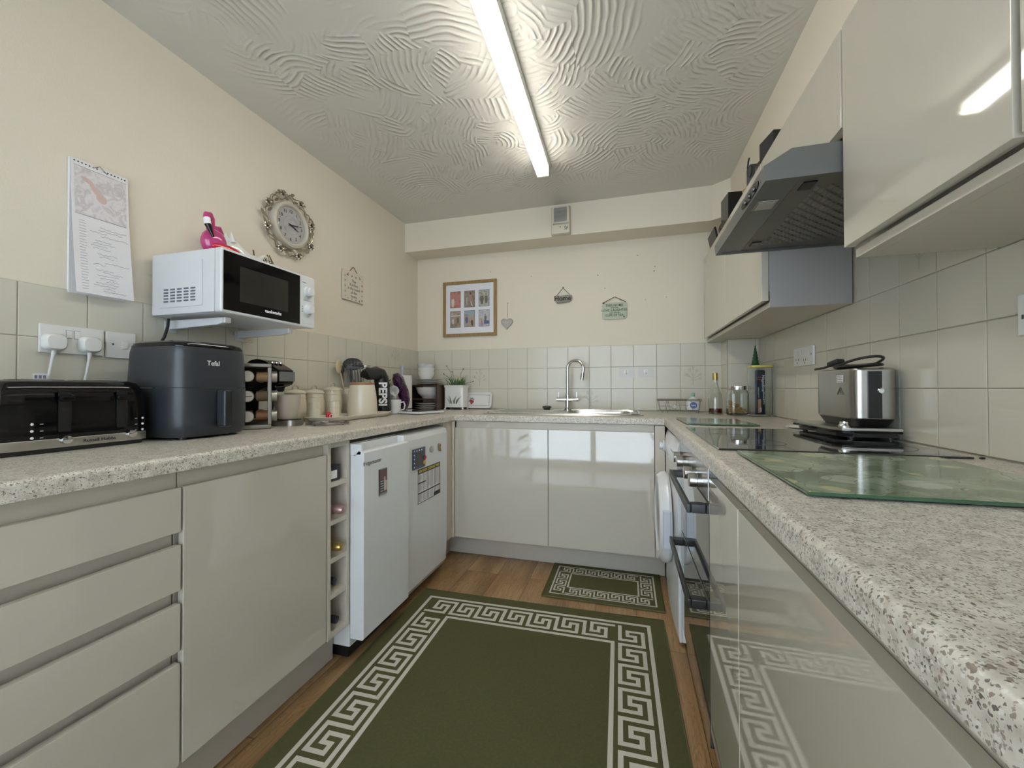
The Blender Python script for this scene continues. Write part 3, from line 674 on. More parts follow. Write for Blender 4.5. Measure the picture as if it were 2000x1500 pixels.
for k in range(0, 17):
    a = pi-pi*1.08*k/16; pts.append(tuple(V((bx, by, 1.208))+dx*R_+dx*R_*cos(a)+V((0, 0, 1))*R_*sin(a)))
e = V(pts[-1]); d = (e-V(pts[-2])).normalized(); pts.append(tuple(e+d*.02))
build('spout', MB().tube(pts, .0118, 14), CHROME, t)
e2 = V(pts[-1]); build('nozzle', MB().cyl(e2, e2+d*.045, .0135, n=20), STEEL, t)
build('cross_bar', MB().cyl((bx-.078, by, .992), (bx+.078, by, .992), .0155, n=24), CHROME, t)
for sx in (-1, 1): build('lever', MB().cyl((bx+sx*.064, by, 1.0), (bx+sx*.064, by, 1.045), .004, n=10), CHROME, t)
t = thing('sink_plug', 'black rubber sink plug strainer standing left of the tap', 'plug', (1.126, -.2, ZW))
build('disc', MB().lathe([(.022, 0), (.024, .012), (.034, .02), (.03, .028), (.012, .031), (0, .032)], (1.126, -.2, ZW+.0075), 28), mat('rubber', (.05, .05, .05), .4), t)
build('stem', MB().cyl((1.126, -.2, ZW+.041), (1.126, -.2, ZW+.056), .0018, n=8), CHROME, t)
# ================================================================ BACK WALL HANGINGS
t = thing('picture_frame', 'oak multi photo frame holding six small photos on the back wall', 'picture frame', (.467, -.01, 1.49))
fx0, fx1, fz0, fz1 = .238, .694, 1.487, 1.930
OAK = m_oak('oak_frame', (.26, .155, .055), (.38, .25, .10), 2)
mb = MB().box(fx0, fx0+.024, -.022, -.0005, fz0, fz1, .002).box(fx1-.024, fx1, -.022, -.0005, fz0, fz1, .002).box(fx0+.024, fx1-.024, -.022, -.0005, fz0, fz0+.024, .002).box(fx0+.024, fx1-.024, -.022, -.0005, fz1-.024, fz1, .002)
build('frame', mb, OAK, t)
mount = build('mount', MB().box(fx0+.024, fx1-.024, -.012, -.001, fz0+.024, fz1-.024), mat('white_mount', (.78, .78, .82), .6), t)
def fig(mb, cx_, z0, h, mi, lean=0, y=-.0142, w=.17):
    mb.mi = mi; mb.prism([(cx_-h*w*.55, z0), (cx_+h*w*.55, z0), (cx_+h*w+lean, z0+h*.45), (cx_+h*w*.8+lean, z0+h*.72), (cx_-h*w*.8+lean, z0+h*.72), (cx_-h*w+lean, z0+h*.45)], y, y+.0003, 'y')
    mb.mi = 2 if mi != 2 else 3; mb.prism([(cx_+lean+h*.1*cos(a*pi/4), z0+h*.86+h*.13*sin(a*pi/4)) for a in range(8)], y, y+.0003, 'y')
pcols = [
 [(.30, .06, .05), (.55, .25, .22), (.22, .15, .10)], [(.20, .15, .12), (.34, .27, .23), (.14, .11, .10)], [(.16, .16, .15), (.48, .48, .44), (.30, .30, .28)],
 [(.20, .14, .11), (.36, .27, .21), (.46, .42, .38)], [(.30, .22, .16), (.42, .33, .25), (.35, .42, .46)], [(.30, .33, .42), (.55, .55, .60), (.50, .30, .12)]]
for i in range(6):
    cx_ = fx0+.107+(i % 3)*.122; cz = fz1-.145-(i//3)*.158
    x0, x1, z0, z1 = cx_-.045, cx_+.045, cz-.066, cz+.066
    pm = m_blotch('photo_tone_%d' % i, pcols[i], 22, .3, detail=4)
    mb = MB().box(x0, x1, -.0128, -.0121, z0, z1); mb.mi = 1
    fr = .003
    for q in ((x0, x0+fr, z0, z1), (x1-fr, x1, z0, z1), (x0+fr, x1-fr, z1-fr, z1), (x0+fr, x1-fr, z0, z0+fr)): mb.box(q[0], q[1], -.0136, -.0129, q[2], q[3])
    if i == 0: fig(mb, cx_-.022, z0+.01, .085, 4); fig(mb, cx_+.02, z0+.02, .095, 5)
    if i == 1: fig(mb, cx_+.005, z0+.045, .075, 2, .004); mb.mi = 4; mb.prism([(cx_, z0+.06), (cx_+.008, z0+.06), (cx_+.03, z0+.006), (cx_+.02, z0+.006)], -.0142, -.0139, 'y').prism([(cx_-.025, z0+.02), (cx_-.02, z0+.02), (cx_-.02, z0+.08), (cx_-.025, z0+.08)], -.0142, -.0139, 'y')
    if i == 2: fig(mb, cx_-.017, z0+.02, .09, 1); fig(mb, cx_+.018, z0+.025, .08, 1)
    if i == 3: fig(mb, cx_-.02, z0+.03, .055, 4); fig(mb, cx_+.022, z0+.035, .06, 1); mb.mi = 4; mb.prism([(cx_-.04, z1-.045), (cx_+.04, z1-.04), (cx_+.04, z1-.03), (cx_-.04, z1-.036)], -.0142, -.0139, 'y')
    if i == 4: fig(mb, cx_-.025, z0+.03, .07, 6); fig(mb, cx_+.022, z0+.01, .06, 3); mb.mi = 7; mb.prism([(x0+.003, z1-.03), (x1-.003, z1-.03), (x1-.003, z1-.005), (x0+.003, z1-.005)], -.0142, -.0139, 'y')
    if i == 5: mb.mi = 6; mb.prism([(cx_, z0+.02), (x1-.003, z0+.02), (x1-.003, z0+.045), (cx_, z0+.05)], -.0141, -.0139, 'y'); fig(mb, cx_+.012, z0+.04, .06, 1); fig(mb, cx_-.02, z0+.01, .05, 5)
    build('photo', mb, [pm, mat('photo_shadow', (.16, .14, .12), .5), mat('skin_tone', (.42, .27, .20), .6), mat('hair_tone', (.12, .07, .05), .6), mat('pale_cloth', (.62, .58, .54), .6), mat('red_cloth', (.50, .22, .20), .6), mat('blue_cloth', (.10, .14, .26), .6), mat('sea_tone', (.30, .42, .50), .6)], mount)
t = thing('heart_ornament', 'small grey filigree heart hanging on a string beside the photo frame', 'ornament', (.775, -.008, 1.515))
def heart(cx_, cz, s, n=40):
    P = []
    for i in range(n):
        a = 2*pi*i/n; x = 16*sin(a)**3; y = 13*cos(a)-5*cos(2*a)-2*cos(3*a)-cos(4*a); P.append((cx_+x*s/16, cz+y*s/16))
    return P
hp = heart(.777, 1.578, .048)
build('heart', MB().prism(hp, -.012, -.004, 'y', .0015), m_blotch('filigree', [(.34, .32, .27), (.62, .59, .52), (.36, .34, .30), (.64, .62, .55)], 120, .5), t)
build('outline', MB().tube([(x, -.0125, z) for x, z in heart(.777, 1.578, .044)], .0018, 6, closed=True), SATIN, t)
build('string', MB().tube([(.777, -.006, 1.612), (.781, -.005, 1.66), (.781, -.005, 1.733)], .0014, 6).lathe([(.0035, 0), (.0035, .006), (0, .007)], (.781, 0, 1.735), 10, (0, -1, 0)), mat('twine', (.40, .34, .26), .8), t)
t = thing('wooden_sign', 'tiny dark driftwood word sign hanging on a string on the back wall', 'sign', (1.217, -.01, 1.70))
WD = m_oak('weathered_wood', (.17, .145, .12), (.36, .32, .27), 0)
pl_ = build('plank', MB().prism([(1.152, 1.767), (1.162, 1.722), (1.166, 1.708), (1.262, 1.712), (1.278, 1.722), (1.284, 1.745), (1.280, 1.764), (1.24, 1.768), (1.2, 1.764)], -.014, -.003, 'y', .001), WD, t)
text('Home', .05, (1.212, -.0145, 1.742), *BY, mat('dark_wood', (.05, .04, .03), .7), t, ext=.004, bold=.0012)
fl = MB()
for k in range(6): fl.ball((1.252+.010*cos(k*pi/3), -.016, 1.742+.010*sin(k*pi/3)), (.006, .0025, .006), sub=1)
build('flower', fl, mat('grey_wood', (.42, .40, .38), .7), t)
build('string', MB().tube([(1.166, -.008, 1.768), (1.214, -.006, 1.823)], .0019, 6).tube([(1.214, -.006, 1.823), (1.264, -.008, 1.770)], .0019, 6).ball((1.215, -.006, 1.826), .005, sub=1), mat('dark_twine', (.10, .075, .06), .8), t)
t = thing('tea_sign', 'pale green enamel sign about home and cups of tea hanging on the back wall', 'sign', (1.586, -.008, 1.57))
GR = mat('sage_enamel', (.47, .52, .38), .25, coat=.3)
build('plate', MB().prism(sq_prof(1.586, 1.631, .086, .061, 40, 9), -.012, -.005, 'y', .0012), GR, t)
dk = mat('dark_green_print', (.07, .09, .05), .6)
for s, sz, dz in (('THIS HOME', .024, .038), ('RUNS ON', .011, .021), ('LOVE, LAUGHTER', .0225, .003), ('AND LOTS OF', .011, -.016), ('CUPS OF TEA', .021, -.034)):
    text(s, sz, (1.586, -.0124, 1.631+dz), *BY, dk, t, bold=.0005)
build('motif', MB().box(1.648, 1.658, -.0126, -.0121, 1.580, 1.590), dk, t)
build('ribbon', MB().tube([(1.504, -.014, 1.689), (1.588, -.008, 1.732)], .0024, 6).tube([(1.588, -.008, 1.732), (1.668, -.014, 1.69)], .0024, 6).ball((1.51, -.014, 1.689), (.01, .003, .006), sub=1), mat('maroon_ribbon', (.16, .05, .05), .7), t)
build('nail', MB().ball((1.588, -.008, 1.735), .006, sub=2), WPLAS, t)
# detector / vent on the soffit
t = thing('wall_vent', 'cream plastic vent unit with louvred grille on the soffit', 'vent', (1.233, -.23, 2.137))
IV = mat('ivory_plastic', (.62, .55, .42), .4)
x0, x1 = 1.167, 1.299
build('casing', MB().box(x0, x1, -.236, -.204, 2.139, 2.336, .004), IV, t)
build('upper_frame', MB().box(x0+.012, x1-.004, -.25, -.2365, 2.212, 2.332, .003), mat('ivory_light', (.68, .62, .50), .35), t)
mb = MB().box(x0+.022, x1-.02, -.2512, -.2505, 2.222, 2.322)
for k in range(9): mb.box(x0+.024, x1-.022, -.255, -.2514, 2.228+k*.0105, 2.2335+k*.0105)
build('louvre_grille', mb, mat('grey_louvre', (.34, .33, .30), .4), t)
build('lower_cover', MB().box(x0+.006, x1-.002, -.249, -.2365, 2.142, 2.204, .003), mat('ivory_light', (.68, .62, .50), .35), t)
mb = MB().lathe([(.004, 0), (.003, .001), (0, .001)], (1.232, -.2492, 2.186), 10, (0, -1, 0))
for i in range(4):
    for j in range(4):
        if (i*3+j*5) % 4 != 1: mb.box(1.262+i*.006, 1.2665+i*.006, -.2498, -.2492, 2.166+j*.006, 2.1705+j*.006)
build('marking', mb, INK, t)
# ceiling batten
t = thing('fluorescent_batten', 'long white fluorescent batten light on the ceiling', 'ceiling light', (1.23, -1.55, H), rz=0, local=True)
t.location = (1.234, -1.54, H); t.rotation_euler = (0, 0, RAD(1.15))
build('housing', MB().box(-.036, .036, -.765, .765, -.042, -.0005, .003), WPLAS, t)
build('diffuser_side', MB().box(-.0315, .0315, -.765, .765, -.078, -.0425, .001), mat('opal_side', (.9, .9, .88), .4, emit=(1, .97, .90), es=LAMP_STRENGTH*.22), t)
build('diffuser', MB().box(-.0315, .0315, -.765, .765, -.086, -.0785, .003), mat('glowing_diffuser', (.9, .9, .88), .4, emit=(1, .97, .90), es=LAMP_STRENGTH), t)
EC = mat('end_cap', (.80, .78, .58), .35)
for s in (-1, 1): build('end_cap', MB().box(-.034, .034, min(s*.766, s*.786), max(s*.766, s*.786), -.089, -.0005, .004), EC, t)
# two adhesive hooks on the tiles
t0 = None
for k, x in enumerate((1.667, 1.80)):
    t = thing('adhesive_hook', ['clear adhesive hook on the back tiles, the one nearer the tap', 'clear adhesive hook on the back tiles, the one farther right from the tap'][k], 'hook', (x, -.008, 1.15))
    build('pad', MB().slab((x, -.0073, 1.185), *BY, -.052, .052, -.038, .038, 0, .0007), mat('clear_film', (.60, .585, .55), .25), t)
    build('hook', MB().tube([(x, -.009, 1.20), (x, -.012, 1.18), (x, -.02, 1.172), (x, -.023, 1.18)], .0035, 8).lathe([(.014, 0), (.014, .002), (0, .003)], (x, -.008, 1.19), 20, (0, -1, 0)), WPLAS, t)
# ================================================================ RUGS
def rug(label, x0, x1, y0, y1, edge, s, w, g, rz, cut=None):
    cx_, cy = (x0+x1)/2, (y0+y1)/2
    t = thing('rug', label, 'rug', (cx_, cy, 0), rz, local=True)
    hx, hy = (x1-x0)/2, (y1-y0)/2
    mb = MB().box(-hx, hx, -hy, hy, .001, .007, .002); build('pile', mb, OLIVE, t)
    mb = MB().tube([(a, b_, .005) for a, b_ in ((-hx, -hy), (hx, -hy), (hx, hy), (-hx, hy))], .0035, 6, closed=True); build('bound_edge', mb, OLIVEE, t)
    mb = MB(); zz = .0073
    def strip(ax, ay, bx_, by_, ww=None):
        ww = ww or w; x_a, x_b = sorted((ax, bx_)); y_a, y_b = sorted((ay, by_))
        q = [(x_a-ww/2, y_a-ww/2), (x_b+ww/2, y_a-ww/2), (x_b+ww/2, y_b+ww/2), (x_a-ww/2, y_b+ww/2)]
        f = mb.bm.faces.new([mb.bm.verts.new((a, b_, zz)) for a, b_ in q])
    def loop(k):
        a, b_ = hx-k, hy-k
        strip(-a, b_, a, b_); strip(-a, -b_, a, -b_); strip(-a, -b_+w, -a, b_-w); strip(a, -b_+w, a, b_-w)
    loop(edge); band = 3*s; o1 = edge+w/2+g+w/2; inner = o1+band+w/2+g+w/2; loop(inner)
    A_, B_ = hx-o1, hy-o1
    sides = [((-A_, B_), (1, 0), (0, -1), 2*A_), ((A_, B_), (0, -1), (-1, 0), 2*B_), ((A_, -B_), (-1, 0), (0, 1), 2*A_), ((-A_, -B_), (0, 1), (1, 0), 2*B_)]
    for (ox, oy), (ux, uy), (vx, vy), Ln in sides:
        run = Ln-band-w-g*.9; nn = round(run/(4*s)); P_ = run/nn/4
        for k in range(nn):
            b0 = k*4*P_
            path = [(0, 0), (3, 0), (3, 2), (2, 2), (2, 1), (1, 1), (1, 3), (4, 3), (4, 0)] if k < nn-1 else [(0, 0), (3, 0), (3, 2), (2, 2), (2, 1), (1, 1), (1, 3), (4, 3)]
            pp = []
            for a, b_ in path:
                uu = b0+a*P_; vv = band-b_*s
                pp.append((ox+ux*uu+vx*vv, oy+uy*uu+vy*vv))
            for i, (p, q) in enumerate(zip(pp, pp[1:])):
                dx_, dy_ = (q[0] > p[0])-(q[0] < p[0]) if abs(q[0]-p[0]) > 1e-5 else 0, (q[1] > p[1])-(q[1] < p[1]) if abs(q[1]-p[1]) > 1e-5 else 0
                st = 0 if (i == 0 and k == 0) else w
                strip(p[0]+dx_*st, p[1]+dy_*st, *q)
    build('key_pattern', mb, CREAMP, t, smooth=False, label='cream Greek key border')
    return t
rug('large olive green rug with cream Greek key border in the middle of the floor', .652, 1.846, -2.80, -1.05, .069, .0315, .0155, .014, RAD(1.2))
rug('small olive green mat with cream Greek key border in front of the sink', 1.243, 1.842, -.962, -.563, .036, .0168, .0082, .0075, 0)
#@@OBJECTS
# ================================================================ LEFT WALL
def plate(mb, o, r, u, pts, d0, d1):
    o, r, u = V(o), V(r), V(u); n = r.cross(u)
    return mb.skin([mb.ring([o+r*a+u*b_+n*d for a, b_ in pts]) for d in (d0, d1)])
def scrib(mb, o, r, u, x0, x1, z, h, rn, d=.0002, w=.0009):
    x = x0; P = []
    while x < x1:
        P.append((x, z+rn.uniform(-h, h))); x += rn.uniform(.0022, .0045)
    o, r, u = V(o), V(r), V(u); n = r.cross(u)
    for (a, b_), (c, e) in zip(P, P[1:]):
        f = mb.bm.faces.new([mb.bm.verts.new(o+r*p+u*q+n*d) for p, q in ((a, b_-w/2), (c, e-w/2), (c, e+w/2), (a, b_+w/2))]); f.material_index = mb.mi
t = thing('wall_calendar', 'long spiral bound paper calendar with handwriting hanging on the left wall', 'calendar', (.01, -2.12, 1.375))
build('back_pages', MB().box(.001, .010, -2.197, -2.052, 1.372, 1.797, .001), PAPER, t)
mb = MB(); rings = []
for k in range(15):
    f = k/14; z = 1.797-f*.424; x = .0115+.030*f**1.6; y0, y1 = -2.196+.002*f, -2.046+.004*f
    rings.append(mb.ring([(x, y0, z), (x+.0012, y0, z), (x+.0012, y1, z), (x, y1, z)]))
mb.skin(rings); pg = build('front_page', mb, PAPER, t)
def pgo(f): return .0128+.030*f**1.6
rn = random.Random(5)
mb = MB()
for k in range(15):
    if k in (7,): continue
    y = -2.188+k*.0095; mb.lathe([(.0022, 0), (.0022, .0012), (0, .0014)], (.0126, y, 1.789), 8, (1, 0, 0))
build('spiral_binding', mb, INK, t)
build('hook', MB().tube([(.013, -2.142, 1.788), (.016, -2.130, 1.795), (.016, -2.125, 1.80), (.016, -2.12, 1.795), (.013, -2.104, 1.784)], .0014, 6), CHROME, t)
z0, z1 = 1.625, 1.776
mb = MB()
for k in range(8):   # drawing panel follows the sheet
    a, b_ = z0+(z1-z0)*k/8, z0+(z1-z0)*(k+1)/8; fa, fb = (1.797-a)/.424, (1.797-b_)/.424
    f = mb.bm.faces.new([mb.bm.verts.new(p) for p in ((pgo(fa)+.0004, -2.188, a), (pgo(fa)+.0004, -2.052, a), (pgo(fb)+.0004, -2.052, b_), (pgo(fb)+.0004, -2.188, b_))])
build('picture', mb, m_blotch('faded_print', [(.66, .62, .62), (.78, .74, .74), (.60, .55, .55), (.78, .75, .75)], 26, .7), pg)
def on(y, z, d=.0008): return (pgo((1.797-z)/.424)+d, y, z)
mb = MB()
for (cy, cz, ry, rz_, a) in ((-2.155, 1.738, .018, .007, -.4), (-2.135, 1.715, .022, .009, -.9), (-2.120, 1.694, .016, .013, -.9)):
    pts = []
    for k in range(16):
        u_, v_ = ry*cos(k*pi/8), rz_*sin(k*pi/8); y = cy+u_*cos(a)-v_*sin(a); z = cz+u_*sin(a)+v_*cos(a); pts.append(mb.bm.verts.new(on(y, z)))
    mb.bm.faces.new(pts)
build('faded_bird', mb, mat('faded_red', (.68, .50, .46), .8), pg)
mb = MB()
for z in (1.777, 1.624):
    scrib(mb, (on(0, z, .0003)[0], 0, z), *LX, -2.189, -2.051, 0, .0001, rn)
    build('picture_border', mb, INK, pg, smooth=False); mb = MB()
for k in range(26):
    z = 1.605-k*.0087; x0 = -2.180
    o_ = on(0, z, .0003)
    scrib(mb, (o_[0], 0, z), *LX, x0, x0+.018, 0, .0010, rn)
    if rn.random() < .72:
        a = -2.155+rn.uniform(0, .04); scrib(mb, (o_[0], 0, z), *LX, a, min(a+rn.uniform(.03, .09), -2.05), 0, .0026, rn, w=.0010)
build('handwriting', mb, mat('pen_ink', (.22, .20, .26), .7), pg, smooth=False)
# clock
t = thing('wall_clock', 'round cream wall clock in an ornate frame of metal leaves and roses above the microwave', 'clock', (.03, -1.35, 1.905))
CX, CY, CZ = .026, -1.35, 1.905
SILV = mat('antique_silver', (.44, .40, .33), .24, metal=.9)
build('case', MB().lathe([(.075, -.024), (.115, -.024), (.118, -.004), (.112, .010), (.102, .014), (.094, .010), (.090, .0), (.088, -.006)], (CX, CY, CZ), 56, (1, 0, 0), caps=False), mat('cream_case', (.56, .51, .42), .35), t)
dial = build('dial', MB().lathe([(.0, -.0065), (.089, -.0065), (.089, -.0055), (0, -.0055)], (CX, CY, CZ), 48, (1, 0, 0)), mat('dial_white', (.74, .72, .72), .4), t)
for k in range(1, 13):
    a = pi/2-k*pi/6; text(str(k), .023, (CX-.0053, CY+.070*cos(a), CZ+.070*sin(a)), *LX, INK, dial, name='numeral', bold=.0004)
build('dial_ring', MB().tube([(CX-.0053, CY+.045*cos(a*pi/20), CZ+.045*sin(a*pi/20)) for a in range(40)], .0004, 4, closed=True), mat('ring_grey', (.3, .3, .3), .6), dial)
def hand(L, w, a, name):
    d = V((0, cos(a), sin(a))); q = V((0, -sin(a), cos(a))); c = V((CX-.002, CY, CZ)); mb = MB()
    P = [(-.018, w*.6), (0, w), (L*.55, w*1.2), (L*.7, w*.5), (L, .0006)]
    pts = [c+d*x+q*y for x, y in P]+[c+d*x-q*y for x, y in P[::-1]]
    mb.skin([mb.ring(pts), mb.ring([p+V((.0008, 0, 0)) for p in pts])]); build(name, mb, INK, t)
hand(.052, .0035, RAD(-20), 'hour_hand'); hand(.072, .0028, RAD(12), 'minute_hand')
build('centre_boss', MB().lathe([(.006, 0), (.005, .002), (0, .003)], (CX-.003, CY, CZ), 16, (1, 0, 0)), INK, t)
gls = mat('clock_glass', (1, 1, 1), .02, trans=1, ior=1.3)
build('glass', MB().lathe([(.0885, .002), (.06, .006), (.03, .0075), (0, .008)], (CX, CY, CZ), 40, (1, 0, 0), caps=False), gls, t)
mb = MB().tube([(CX-.006+.004*sin(a*.9), CY+(.153+.006*sin(a*1.7))*cos(a*pi/40), CZ+(.153+.006*sin(a*1.7))*sin(a*pi/40)) for a in range(80)], .0028, 6, closed=True)
mb.tube([(CX-.012, CY+(.136+.012*sin(a*pi/40*9))*cos(a*pi/40), CZ+(.136+.012*sin(a*pi/40*9))*sin(a*pi/40)) for a in range(80)], .0022, 6, closed=True)
fr_ = build('wire_wreath', mb, SILV, t)
rn = random.Random(9)
for k in range(8):
    a = k*pi/4+.35; c = V((CX, CY+.150*cos(a), CZ+.150*sin(a))); mb = MB()
    mb.lathe([(.004, 0), (.010, .004), (.013, .010), (.009, .006), (.0, .004)], c, 12, (1, 0, 0))
    for j in range(5):
        b_ = j*2*pi/5; mb.ball(c+V((.003, .012*cos(b_), .012*sin(b_))), (.004, .0085, .0085), sub=1)
    mb.ball(c+V((.008, 0, 0)), .0055, sub=1); build('rose', mb, SILV, t)
for k in range(24):
    a = k*2*pi/24+rn.uniform(-.05, .05); R0 = rn.choice((.130, .143, .158)); an = a+rn.uniform(.9, 2.2)
    c = V((CX+rn.uniform(-.008, .003), CY+R0*cos(a), CZ+R0*sin(a))); d = V((.15, cos(an), sin(an))).normalized(); q = V((1, 0, 0)).cross(d).normalized()
    L_, w_ = rn.uniform(.018, .024), rn.uniform(.0075, .010); mb = MB()
    mb.skin([mb.ring([c+d*(L_*x)+q*(w_*y)+V((o_, 0, 0)) for x, y in ((-1, 0), (-.4, .8), (.3, .9), (1, 0), (.3, -.9), (-.4, -.8))]) for o_ in (0, .0016)]); build('leaf', mb, SILV, t)
# plaque
t = thing('wall_plaque', 'small cream kitchen plaque on a string hanging on the left wall beyond the microwave', 'plaque', (.01, -.84, 1.62))
build('board', MB().box(.004, .014, -.938, -.738, 1.622, 1.807, .0015), mat('cream_enamel', (.72, .66, .54), .45), t)
build('string', MB().tube([(.014, -.905, 1.775), (.007, -.842, 1.836), (.006, -.832, 1.842), (.014, -.772, 1.775)], .0022, 6), mat('maroon_string', (.20, .07, .05), .7), t)
for s, dz in (('The', .042), ('Kitchen', .018), ('is the heart', -.006), ('of the', -.03), ('home', -.054)): text(s, .026, (.0144, -.838, 1.705+dz), *LX, mat('grey_ink', (.16, .15, .14), .6), t)
rn = random.Random(2); mb = MB()
for k in range(18):
    a = k*2*pi/18; y = -.838+.082*max(-1, min(1, 1.35*cos(a))); z = 1.705+.072*max(-1, min(1, 1.35*sin(a)))
    mb.lathe([(rn.uniform(.003, .007), 0), (.002, .0006), (0, .0006)], (.0142, y, z), 7, (1, 0, 0))
build('flower_border', mb, m_blotch('border_print', [(.14, .20, .12), (.35, .34, .25), (.20, .14, .16), (.3, .34, .28)], 90, .6), t)
# sockets left
XT = .0075
def socket(label, y0, y1, z0, z1, wallx=XT):
    t = thing('wall_socket', label, 'socket', (wallx, (y0+y1)/2, z0)); build('faceplate', MB().box(wallx, wallx+.009, y0, y1, z0, z1, .0025), WPLAS, t); return t
t = socket('white double wall socket with two plugs in it above the black toaster', -2.263, -2.110, 1.180, 1.266)
for y in (-2.197, -2.178): build('switch', MB().box(.0168, .0195, y-.007, y+.006, 1.228, 1.252, .001), WPLAS, t); build('switch_gap', MB().box(.0166, .0169, y-.008, y+.007, 1.227, 1.253), mat('gap_grey', (.25, .24, .22), .6), t)
t = socket('white single switch plate between the double socket and the air fryer', -2.104, -2.020, 1.176, 1.264)
build('rocker', MB().box(.0168, .0195, -2.062, -2.045, 1.208, 1.235, .001), WPLAS, t)
build('indicator', MB().lathe([(.003, 0), (.003, .001), (0, .0012)], (.0166, -2.086, 1.222), 10, (1, 0, 0)), INK, t)
def plug(label, y, z, pts, g):
    t = thing('plug', label, 'plug', (.03, y, z), group=None)
    mb = MB().lathe([(.024, 0), (.027, .004), (.026, .018), (.021, .026), (0, .027)], (.0172, y, z), 28, (1, 0, 0), sx=1, sy=.95, sq=3.2); build('body', mb, WPLAS, t)
    build('cable', MB().tube(pts, lambda f: .0065 if f < .12 else .0038, 10), CABLEW, t)
plug('rounded white plug with its cable, the one nearer the left edge of the picture', -2.236, 1.212, [(.028, -2.236, 1.19), (.026, -2.239, 1.165), (.024, -2.243, 1.13), (.02, -2.245, 1.10), (.019, -2.247, 1.05), (.016, -2.247, .915)], None)
plug('white plug with ribbed cable sleeve, the one next to the switch plate', -2.152, 1.212, [(.028, -2.152, 1.19), (.026, -2.154, 1.165), (.024, -2.157, 1.13), (.020, -2.160, 1.10), (.016, -2.162, 1.05), (.014, -2.162, .915)], None)
# ================================================================ TOASTER (black)
t = thing('toaster', 'glossy black four slice toaster with chrome strip and two chrome knobs at the near left', 'toaster', (.15, -2.29, ZW))
def sqbody(mb, cx_, cy, levels, k=5, n=48):
    return mb.skin([mb.ring([(a, b_, z) for a, b_ in sq_prof(cx_, cy, hx, hy, n, k)]) for hx, hy, z in levels])
tcx, tcy = .163, -2.2965
mb = sqbody(MB(), tcx, tcy, [(.112, .157, .945), (.113, .158, .96), (.112, .157, 1.03), (.106, .152, 1.07), (.096, .142, 1.088), (.082, .128, 1.094), (.06, .105, 1.095)], 11); build('body', mb, BLACKG, t)
mb = sqbody(MB(), tcx, tcy, [(.1135, .1585, .922), (.1145, .1595, .924), (.1145, .1595, .943), (.1135, .1585, .945)], 11); build('chrome_band', mb, STEEL, t)
mb = sqbody(MB(), tcx, tcy, [(.108, .152, .9112), (.110, .154, .9218)], 11); build('base', mb, BLACK, t)
for yy in (-2.355, -2.235):
    for xx in (.10, .20): build('bread_slot', MB().box(xx-.014, xx+.014, yy-.05, yy+.05, 1.0952, 1.0962), BLACK, t)
for yy in (-2.335, -2.212):
    build('lever_track', MB().box(.2765, .2785, yy-.012, yy+.012, .962, 1.066, .003), BLACK, t)
    build('lever', MB().box(.279, .292, yy-.016, yy+.016, 1.040, 1.056, .005), BLACKG, t)
for yy in (-2.335, -2.192): build('knob', MB().lathe([(.0115, 0), (.0115, .010), (.010, .013), (0, .0135)], (.2775, yy, .941), 28, (1, 0, 0)), CHROME, t)
for yy, s in ((-2.395, 1), (-2.160, -1)):
    for k in range(3):
        build('icon', MB().lathe([(.0036, 0), (.0028, .0004), (0, .0004)], (.2776, yy, .985-.017*k), 5+k, (1, 0, 0)), TXTW, t)
        build('indicator', MB().box(.2776, .2782, min(yy+s*.014, yy+s*.020), max(yy+s*.014, yy+s*.020), .9835-.017*k, .9855-.017*k), mat('dim_white', (.4, .4, .4), .5), t)
text('Russell Hobbs', .0125, (.2782, -2.262, .9335), *LX, INK, t, bold=.0002)
t = thing('cable_tag', 'small white label wrapped round the cable above the black toaster', 'tag', (.035, -2.26, 1.098))
build('tag', MB().box(.031, .0325, -2.283, -2.253, 1.098, 1.117, .0004), PAPER, t)
mb = MB()
for k in range(3): mb.box(.0326, .0330, -2.280+.009*k, -2.274+.009*k, 1.102, 1.112)
build('print', mb, mat('blue_grey_print', (.2, .22, .3), .6), t)
# ================================================================ AIR FRYER
t = thing('air_fryer', 'tall dark grey air fryer with a front drawer handle beside the black toaster', 'air fryer', (.215, -1.985, ZW))
AF = mat('graphite_plastic', (.030, .035, .043), .36)
ax_, ay = .222, -1.985
mb = sqbody(MB(), ax_, ay, [(.126, .122, .918), (.134, .129, .938), (.136, .131, .96), (.136, .131, 1.074)], 4.6, 64); build('drawer_body', mb, AF, t)
mb = sqbody(MB(), ax_, ay, [(.135, .130, 1.0755), (.135, .130, 1.10), (.131, .126, 1.19), (.128, .123, 1.205)], 4.6, 64); build('upper_body', mb, AF, t)
mb = sqbody(MB(), ax_, ay, [(.128, .123, 1.2052), (.1285, .1235, 1.210), (.124, .119, 1.219), (.11, .105, 1.225), (.07, .07, 1.229)], 4.6, 64); build('lid', mb, BLACKG, t)
for sx in (-1, 1):
    for sy in (-1, 1): build('foot', MB().lathe([(.012, 0), (.012, .007)], (ax_+sx*.09, ay+sy*.085, ZW+.0005), 14), BLACK, t)
h = build('handle', MB().box(.359, .398, ay-.0135, ay+.0135, .945, 1.068, .007, 3), AF, t)
build('handle_face', MB().box(.3982, .4002, ay-.010, ay+.010, .950, 1.063, .0008), BLACK, h)
text('Tefal', .022, (.3558, -2.005, 1.155), *LX, TXTW, t, bold=.0002)
